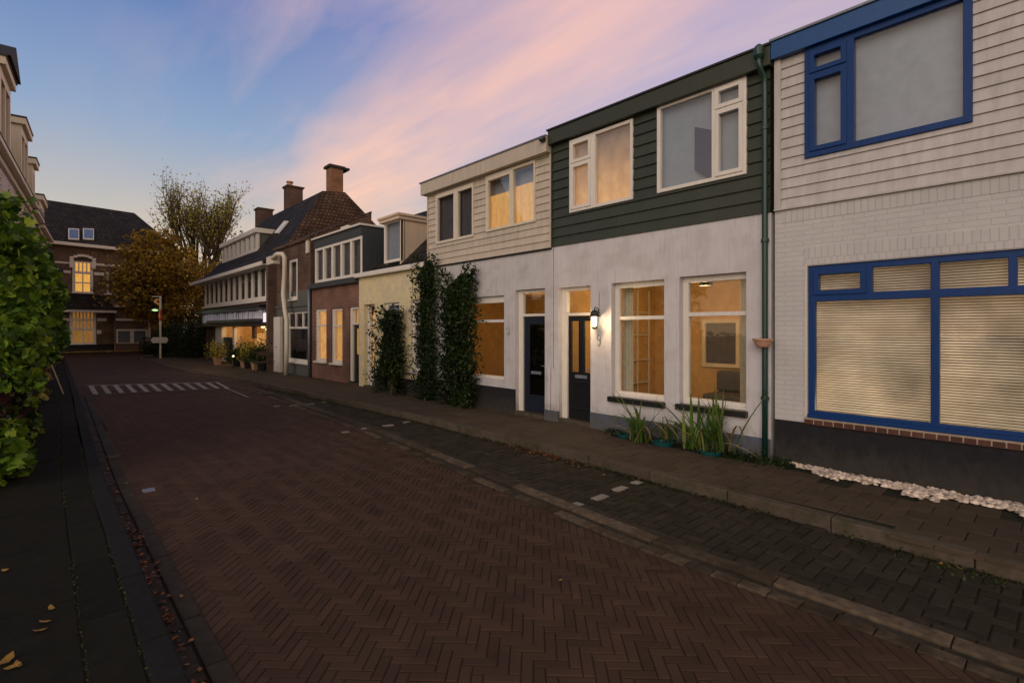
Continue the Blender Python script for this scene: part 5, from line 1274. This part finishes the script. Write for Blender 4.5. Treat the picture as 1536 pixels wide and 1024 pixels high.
tree('golden_tree', 'broad golden brown autumn tree in front of the brick building', 238, 36, 0, 2.2, .22, 4, 2.0, 'gold', 6000, (.14, .30), .9, 11, jitter=.5, ell=(5.3, 2.8, 3.9, 11000))
tree('bare_tree', 'tall thin leaved tree with open branches against the sky', 303, 45, 0, 5.2, .40, 4, 3.5, 'olive', 6500, (.12, .25), .55, 23, spread=.36, up=.34, jitter=.42, ratio=.74, kids=(2, 3))
tree('golden_tree', 'lower olive tree behind the shop dormer', 372, 48, 0, 3.0, .2, 4, 2.3, 'olive', 7000, (.10, .2), .7, 31, jitter=.5, ell=(7.6, 3.2, 3.4, 9000))
tree('golden_tree', 'brown leaved tree between the tall open tree and the shop', 285, 42, 0, 2.4, .2, 4, 2.0, 'gold', 6000, (.10, .22), .8, 41, jitter=.5, ell=(4.6, 3.4, 3.6, 14000))
def bush(name, lab, px, d, rx, ry, hz_, n, mat, sz=(.06, .14), grp=None):
    x, y = XY(px, d); t = thing(name, lab, 'bush', (x, y, 0), grp); e = []
    while len(e) < n:
        q = Vector([random.uniform(-1, 1) for _ in range(3)]); p = Vector((x + q.x * rx, y + q.y * ry, hz_ * (.5 + q.z * .5)))
        if (q.x ** 2 + q.y ** 2 + max(0, q.z) ** 2) > 1 + .5 * noise.noise(p * 1.7): continue
        e.append(tuple(p))
    leafcloud('foliage', e, rng.uniform(*sz, len(e)), mat, t, 'quad', .5)
    m = MB()
    for k in range(5): m.tube([(x, y, 0), (x + random.gauss(0, rx * .3), y + random.gauss(0, ry * .3), hz_ * .7)], [.04, .01], 5)
    m.build('stem', M['bark'], t)
g_ = 'dark green bushes past the shop'
bush('garden_bush', 'dark green rounded bush right of the signpost', 268, 33, 1.3, 1.3, 2.1, 6000, LEAF['dark'], grp=g_)
bush('garden_bush', 'dark green bush against the end of the shop', 300, 31.5, 1.1, 1.2, 2.5, 6000, LEAF['dark'], grp=g_)
bush('garden_bush', 'small brighter green bush at the foot of the signpost', 232, 36, .9, .9, 1.3, 2500, LEAF['climb'], grp=g_)
bush('garden_bush', 'tall dark bush filling the gap behind the other bushes', 290, 40, 2.2, 2.2, 3.2, 7000, LEAF['dark'], grp=g_)

# --- signpost with lamp
x, y = gnd(240.5, 537); dd = 30.5
sp = thing('sign_post', 'white post with a lit lamp arm and a pale double pointed direction board', 'signpost', (x, y, 0))
zt_ = EYE + (HY - 444) * dd / F
side = Vector((CT, -ST, 0))      # across the street view
B0 = Vector((x, y, 0))
MB().tube([B0, B0 + Vector((0, 0, zt_))], .055, 10).build('pole', M['white'], sp)
MB().tube([B0 + Vector((0, 0, zt_ - .03)), B0 + Vector((0, 0, zt_ - .03)) - side * .48], .03, 8).build('arm', M['white'], sp)
lit_o = glow('orange_sign_light', (1, .35, .08), (1, .5, .2), .12, base=(.3, .14, .05))
P = B0 - side * .22 + Vector((0, 0, zt_ - .33)); SF = Fr(P, side)
m = MB(); m.slab([SF.p(-.2, .0, -.02), SF.p(-.05, .17, -.02), SF.p(.2, .17, -.02), SF.p(.2, .08, -.02), SF.p(.02, .08, -.02), SF.p(-.02, .0, -.02), SF.p(.2, -.16, -.02), SF.p(.1, -.2, -.02)], SF.N * .04); m.build('emblem', lit_o, sp)
m = MB(); c_ = B0 - side * .32 + Vector((0, 0, EYE + (HY - 464) * dd / F)); m.lathe(c_ - Vector((0, 0, .1)), [(.05, 0), (.15, .03), (.16, .08), (.05, .13)], 12); m.build('lamp', glow('green_lamp', (.35, .8, .3), (.6, 1, .5), .8), sp, smooth=True)
m = MB(); c_ = B0 + Vector((0, 0, EYE + (HY - 472) * dd / F)); m.box(c_.x - .06, c_.x + .06, c_.y - .06, c_.y + .06, c_.z - .35, c_.z + .3); m.build('red_band', surf('red_paint', (.45, .06, .04), .5, .1), sp)
c_ = B0 + Vector((0, 0, EYE - (510 - HY) * dd / F)); SF = Fr(c_ - side * -.0, side)
m = MB(); m.slab([SF.p(-.52, 0, .06), SF.p(-.4, -.17, .06), SF.p(.42, -.17, .06), SF.p(.52, 0, .06), SF.p(.42, .17, .06), SF.p(-.4, .17, .06)], SF.N * .03); m.build('direction_board', M['white'], sp)
l = bpy.data.lights.new('post_light', 'POINT'); l.energy = 5; l.color = (.6, 1, .6); l.shadow_soft_size = .1
lo = bpy.data.objects.new('post_light', l); lo.location = B0 - side * .32 + Vector((0, 0, 2.55)) - Vector((.0, .25, 0)); COL.objects.link(lo)

# --- pots and plants in front of the shop
pots = [(358, 549, .9, 'dark', 'dark leafy pot plant beside the shop door post'), (368, 551, 1.2, 'climb', 'green pot plant under the shop window left of the brightest pot plant'), (378, 552, 1.35, 'olive', 'tall yellowish pot plant in the middle of the shopfront'),
        (388, 554, 1.0, 'climb', 'round pot plant before the lit shop pane'), (398, 556, 1.45, 'dark', 'tall dark pot plant near the white shop pilaster'), (326, 547, 1.3, 'olive', 'straggly plant at the far end of the shopfront')]
for k, (px, py, hh, mt, lab) in enumerate(pots):
    x, y = gnd(px, py); x = min(x, D - .42)
    t = thing('pot_plant', lab, 'pot plant', (x, y, 0), 'pot plants in front of the shop')
    MB().lathe((x, y, 0), [(.14, 0), (.2, .3), (.23, .3), (.23, .36), (.18, .36), (.16, .3)], 14).build('pot', M['terracotta'] if k % 2 else M['black'], t)
    pts = [(x + random.gauss(0, .2), y + random.gauss(0, .28), .34 + abs(random.gauss(.22, .2)) * hh) for _ in range(900)]
    leafcloud('foliage', pts, rng.uniform(.05, .13, len(pts)), LEAF[mt], t)
    MB().tube([(x, y, .3), (x + .03, y, .3 + hh * .5)], .02, 6).build('stem', M['bark'], t)
x, y = gnd(363, 552); x -= .35
o = thing('candle_lamp', 'tiny glowing lamp low among the pot plants', 'lamp', (x, y, 0)); 
MB().lathe((x, y, 0), [(.07, 0), (.05, .02), (.02, .05), (.02, .5), (.06, .52)], 10).build('lamp_base', M['black'], o)
MB().lathe((x, y, .52), [(.025, 0), (.03, .03), (.015, .06)], 10).build('lamp_glass', lm, o)
# small street chair before the shop
x, y = gnd(391, 560); t = thing('street_chair', 'dark folding chair standing at the kerb side of the shopfront plants', 'chair', (x, y, 0))
MB().box(x - .2, x + .2, y - .2, y + .2, .43, .46).build('seat', M['bark'], t, bevel=.005)
for sx in (-1, 1):
    for sy in (-1, 1): MB().tube([(x + sx * .18, y + sy * .18, 0), (x + sx * .15, y + sy * .17, .43)], .013, 6).build('leg', M['black'], t)
m = MB(); m.box(x - .2, x + .2, y - .21, y - .19, .7, .86); m.box(x - .19, x - .17, y - .22, y - .18, .44, .86); m.box(x + .17, x + .19, y - .22, y - .18, .44, .86); m.build('backrest', M['bark'], t)

# ================================================================== SKY AND LIGHT
w = bpy.data.worlds.new('World'); scene.world = w; w.use_nodes = True; nt = w.node_tree; bg = nt.nodes['Background']
tc = nd(nt, 'ShaderNodeTexCoord'); dirv = tc.outputs['Generated']
sep = nd(nt, 'ShaderNodeSeparateXYZ'); nt.links.new(dirv, sep.inputs[0])
def mth(op, a, b=None, c=None, clamp=False):
    n = nd(nt, 'ShaderNodeMath', operation=op); n.use_clamp = clamp
    for i, x in enumerate((a, b, c)):
        if x is None: continue
        if hasattr(x, 'is_output'): nt.links.new(x, n.inputs[i])
        else: n.inputs[i].default_value = x
    return n.outputs[0]
zc = mth('MAXIMUM', sep.outputs[2], 0.0)
base = ramp(nt, zc, [(0, (.66, .43, .25)), (.08, (.64, .49, .34)), (.17, (.48, .44, .39)), (.32, (.23, .32, .48)), (.50, (.095, .17, .40)), (1, (.10, .12, .19))])
pinkb = ramp(nt, zc, [(0, (.95, .52, .26)), (.10, (.90, .53, .34)), (.22, (.66, .47, .42)), (.38, (.45, .38, .50)), (.55, (.33, .30, .48)), (1, (.17, .16, .20))])
az = mth('ARCTAN2', sep.outputs[0], sep.outputs[1])     # swing to the right of the street axis
wr = mth('MULTIPLY_ADD', az, 1.5, -.40, True)
skyc = mixc(nt, wr, base, pinkb)
den = mth('ADD', zc, .02)                                # streaks of cloud on a plane overhead, drawn out along the street
cx = mth('DIVIDE', sep.outputs[0], den); cy = mth('DIVIDE', sep.outputs[1], den)
def cnoise(sx, sy, scale, detail, dist, off=0):
    c_ = nd(nt, 'ShaderNodeCombineXYZ'); nt.links.new(mth('MULTIPLY', cx, sx), c_.inputs[0]); nt.links.new(mth('MULTIPLY', cy, sy), c_.inputs[1]); c_.inputs[2].default_value = off
    n = nd(nt, 'ShaderNodeTexNoise'); n.inputs['Scale'].default_value = scale; n.inputs['Detail'].default_value = detail; n.inputs['Roughness'].default_value = .58; n.inputs['Distortion'].default_value = dist
    nt.links.new(c_.outputs[0], n.inputs[0]); return n.outputs[0]
n1 = cnoise(1.6, .35, 1.3, 8, .4); n2 = cnoise(3.0, .55, 1.5, 7, .3, 5); n3 = cnoise(.8, .8, .9, 3, .3, 9)
fadeh = ramp(nt, zc, [(.05, (0, 0, 0)), (.20, (1, 1, 1))])
# the main bright band overhead, parallel to the street
bc = mth('SUBTRACT', cx, mth('MULTIPLY_ADD', cy, .17, .97)); bc = mth('ADD', bc, mth('MULTIPLY_ADD', n3, .5, -.25))
band = mth('SUBTRACT', 1.0, mth('ABSOLUTE', mth('MULTIPLY', bc, 2.1)), None, True)
band = mth('MULTIPLY', mth('POWER', band, .8), mth('MULTIPLY_ADD', n2, 1.6, -.05, True))
wisp = mth('MULTIPLY', ramp(nt, n1, [(.44, (0, 0, 0)), (.68, (1, 1, 1))]), mth('MULTIPLY_ADD', az, 1.8, .02, True))
low = ramp(nt, zc, [(0, (1, .58, .34)), (.25, (.92, .53, .37)), (.6, (.78, .46, .40))])
lav = ramp(nt, zc, [(0, (.80, .48, .38)), (.25, (.72, .48, .42)), (.6, (.58, .41, .44))])
skyc = mixc(nt, mth('MULTIPLY', mth('MULTIPLY', wisp, fadeh), .75), skyc, lav)
skyc = mixc(nt, mth('MULTIPLY', mth('MULTIPLY', band, fadeh), .9), skyc, low)
# behind the viewer the unseen sky is set plain and warm to warm the street
bk = mth('MULTIPLY_ADD', mth('ADD', mth('MULTIPLY', sep.outputs[0], .676), mth('MULTIPLY', sep.outputs[1], .737)), -2.2, .25, True)
skyc = mixc(nt, bk, skyc, ramp(nt, zc, [(0, (.75, .50, .30)), (.3, (.60, .46, .36)), (1, (.26, .22, .22))]))
ns = nd(nt, 'ShaderNodeTexSky', sky_type='NISHITA'); ns.sun_disc = False; ns.sun_elevation = R(2.0); ns.sun_rotation = R(-100); ns.dust_density = 1.5
nsc = nd(nt, 'ShaderNodeMix', data_type='RGBA', blend_type='ADD'); nsc.inputs[0].default_value = .015
nt.links.new(skyc, nsc.inputs[6]); nt.links.new(ns.outputs[0], nsc.inputs[7])
nt.links.new(nsc.outputs[2], bg.inputs[0]); bg.inputs[1].default_value = 1.08
s = bpy.data.lights.new('facade_fill', 'SUN'); s.energy = 1.25; s.angle = R(50); s.color = (1, .88, .80)  # the sun is down; broad soft lamp added to brighten the facades
so = bpy.data.objects.new('facade_fill', s); COL.objects.link(so)
so.rotation_euler = Vector((1.0, .45, -.36)).to_track_quat('-Z', 'Y').to_euler()

# ================================================================== CAMERA
cam = bpy.data.cameras.new('camera'); co = bpy.data.objects.new('camera', cam); COL.objects.link(co)
co.location = (0, 0, EYE); co.rotation_euler = (R(90), 0, -TH)
cam.sensor_width = 36; cam.lens = 18.0; cam.shift_y = -(512 - HY) / 1536; cam.clip_end = 500; cam.clip_start = .05
scene.camera = co
scene.view_settings.view_transform = 'Standard'; scene.view_settings.look = 'None'; scene.view_settings.exposure = .12; scene.view_settings.gamma = 1
scene.cycles.use_denoising = True
scene.cycles.max_bounces = 8; scene.cycles.transparent_max_bounces = 16; scene.cycles.sample_clamp_indirect = 3
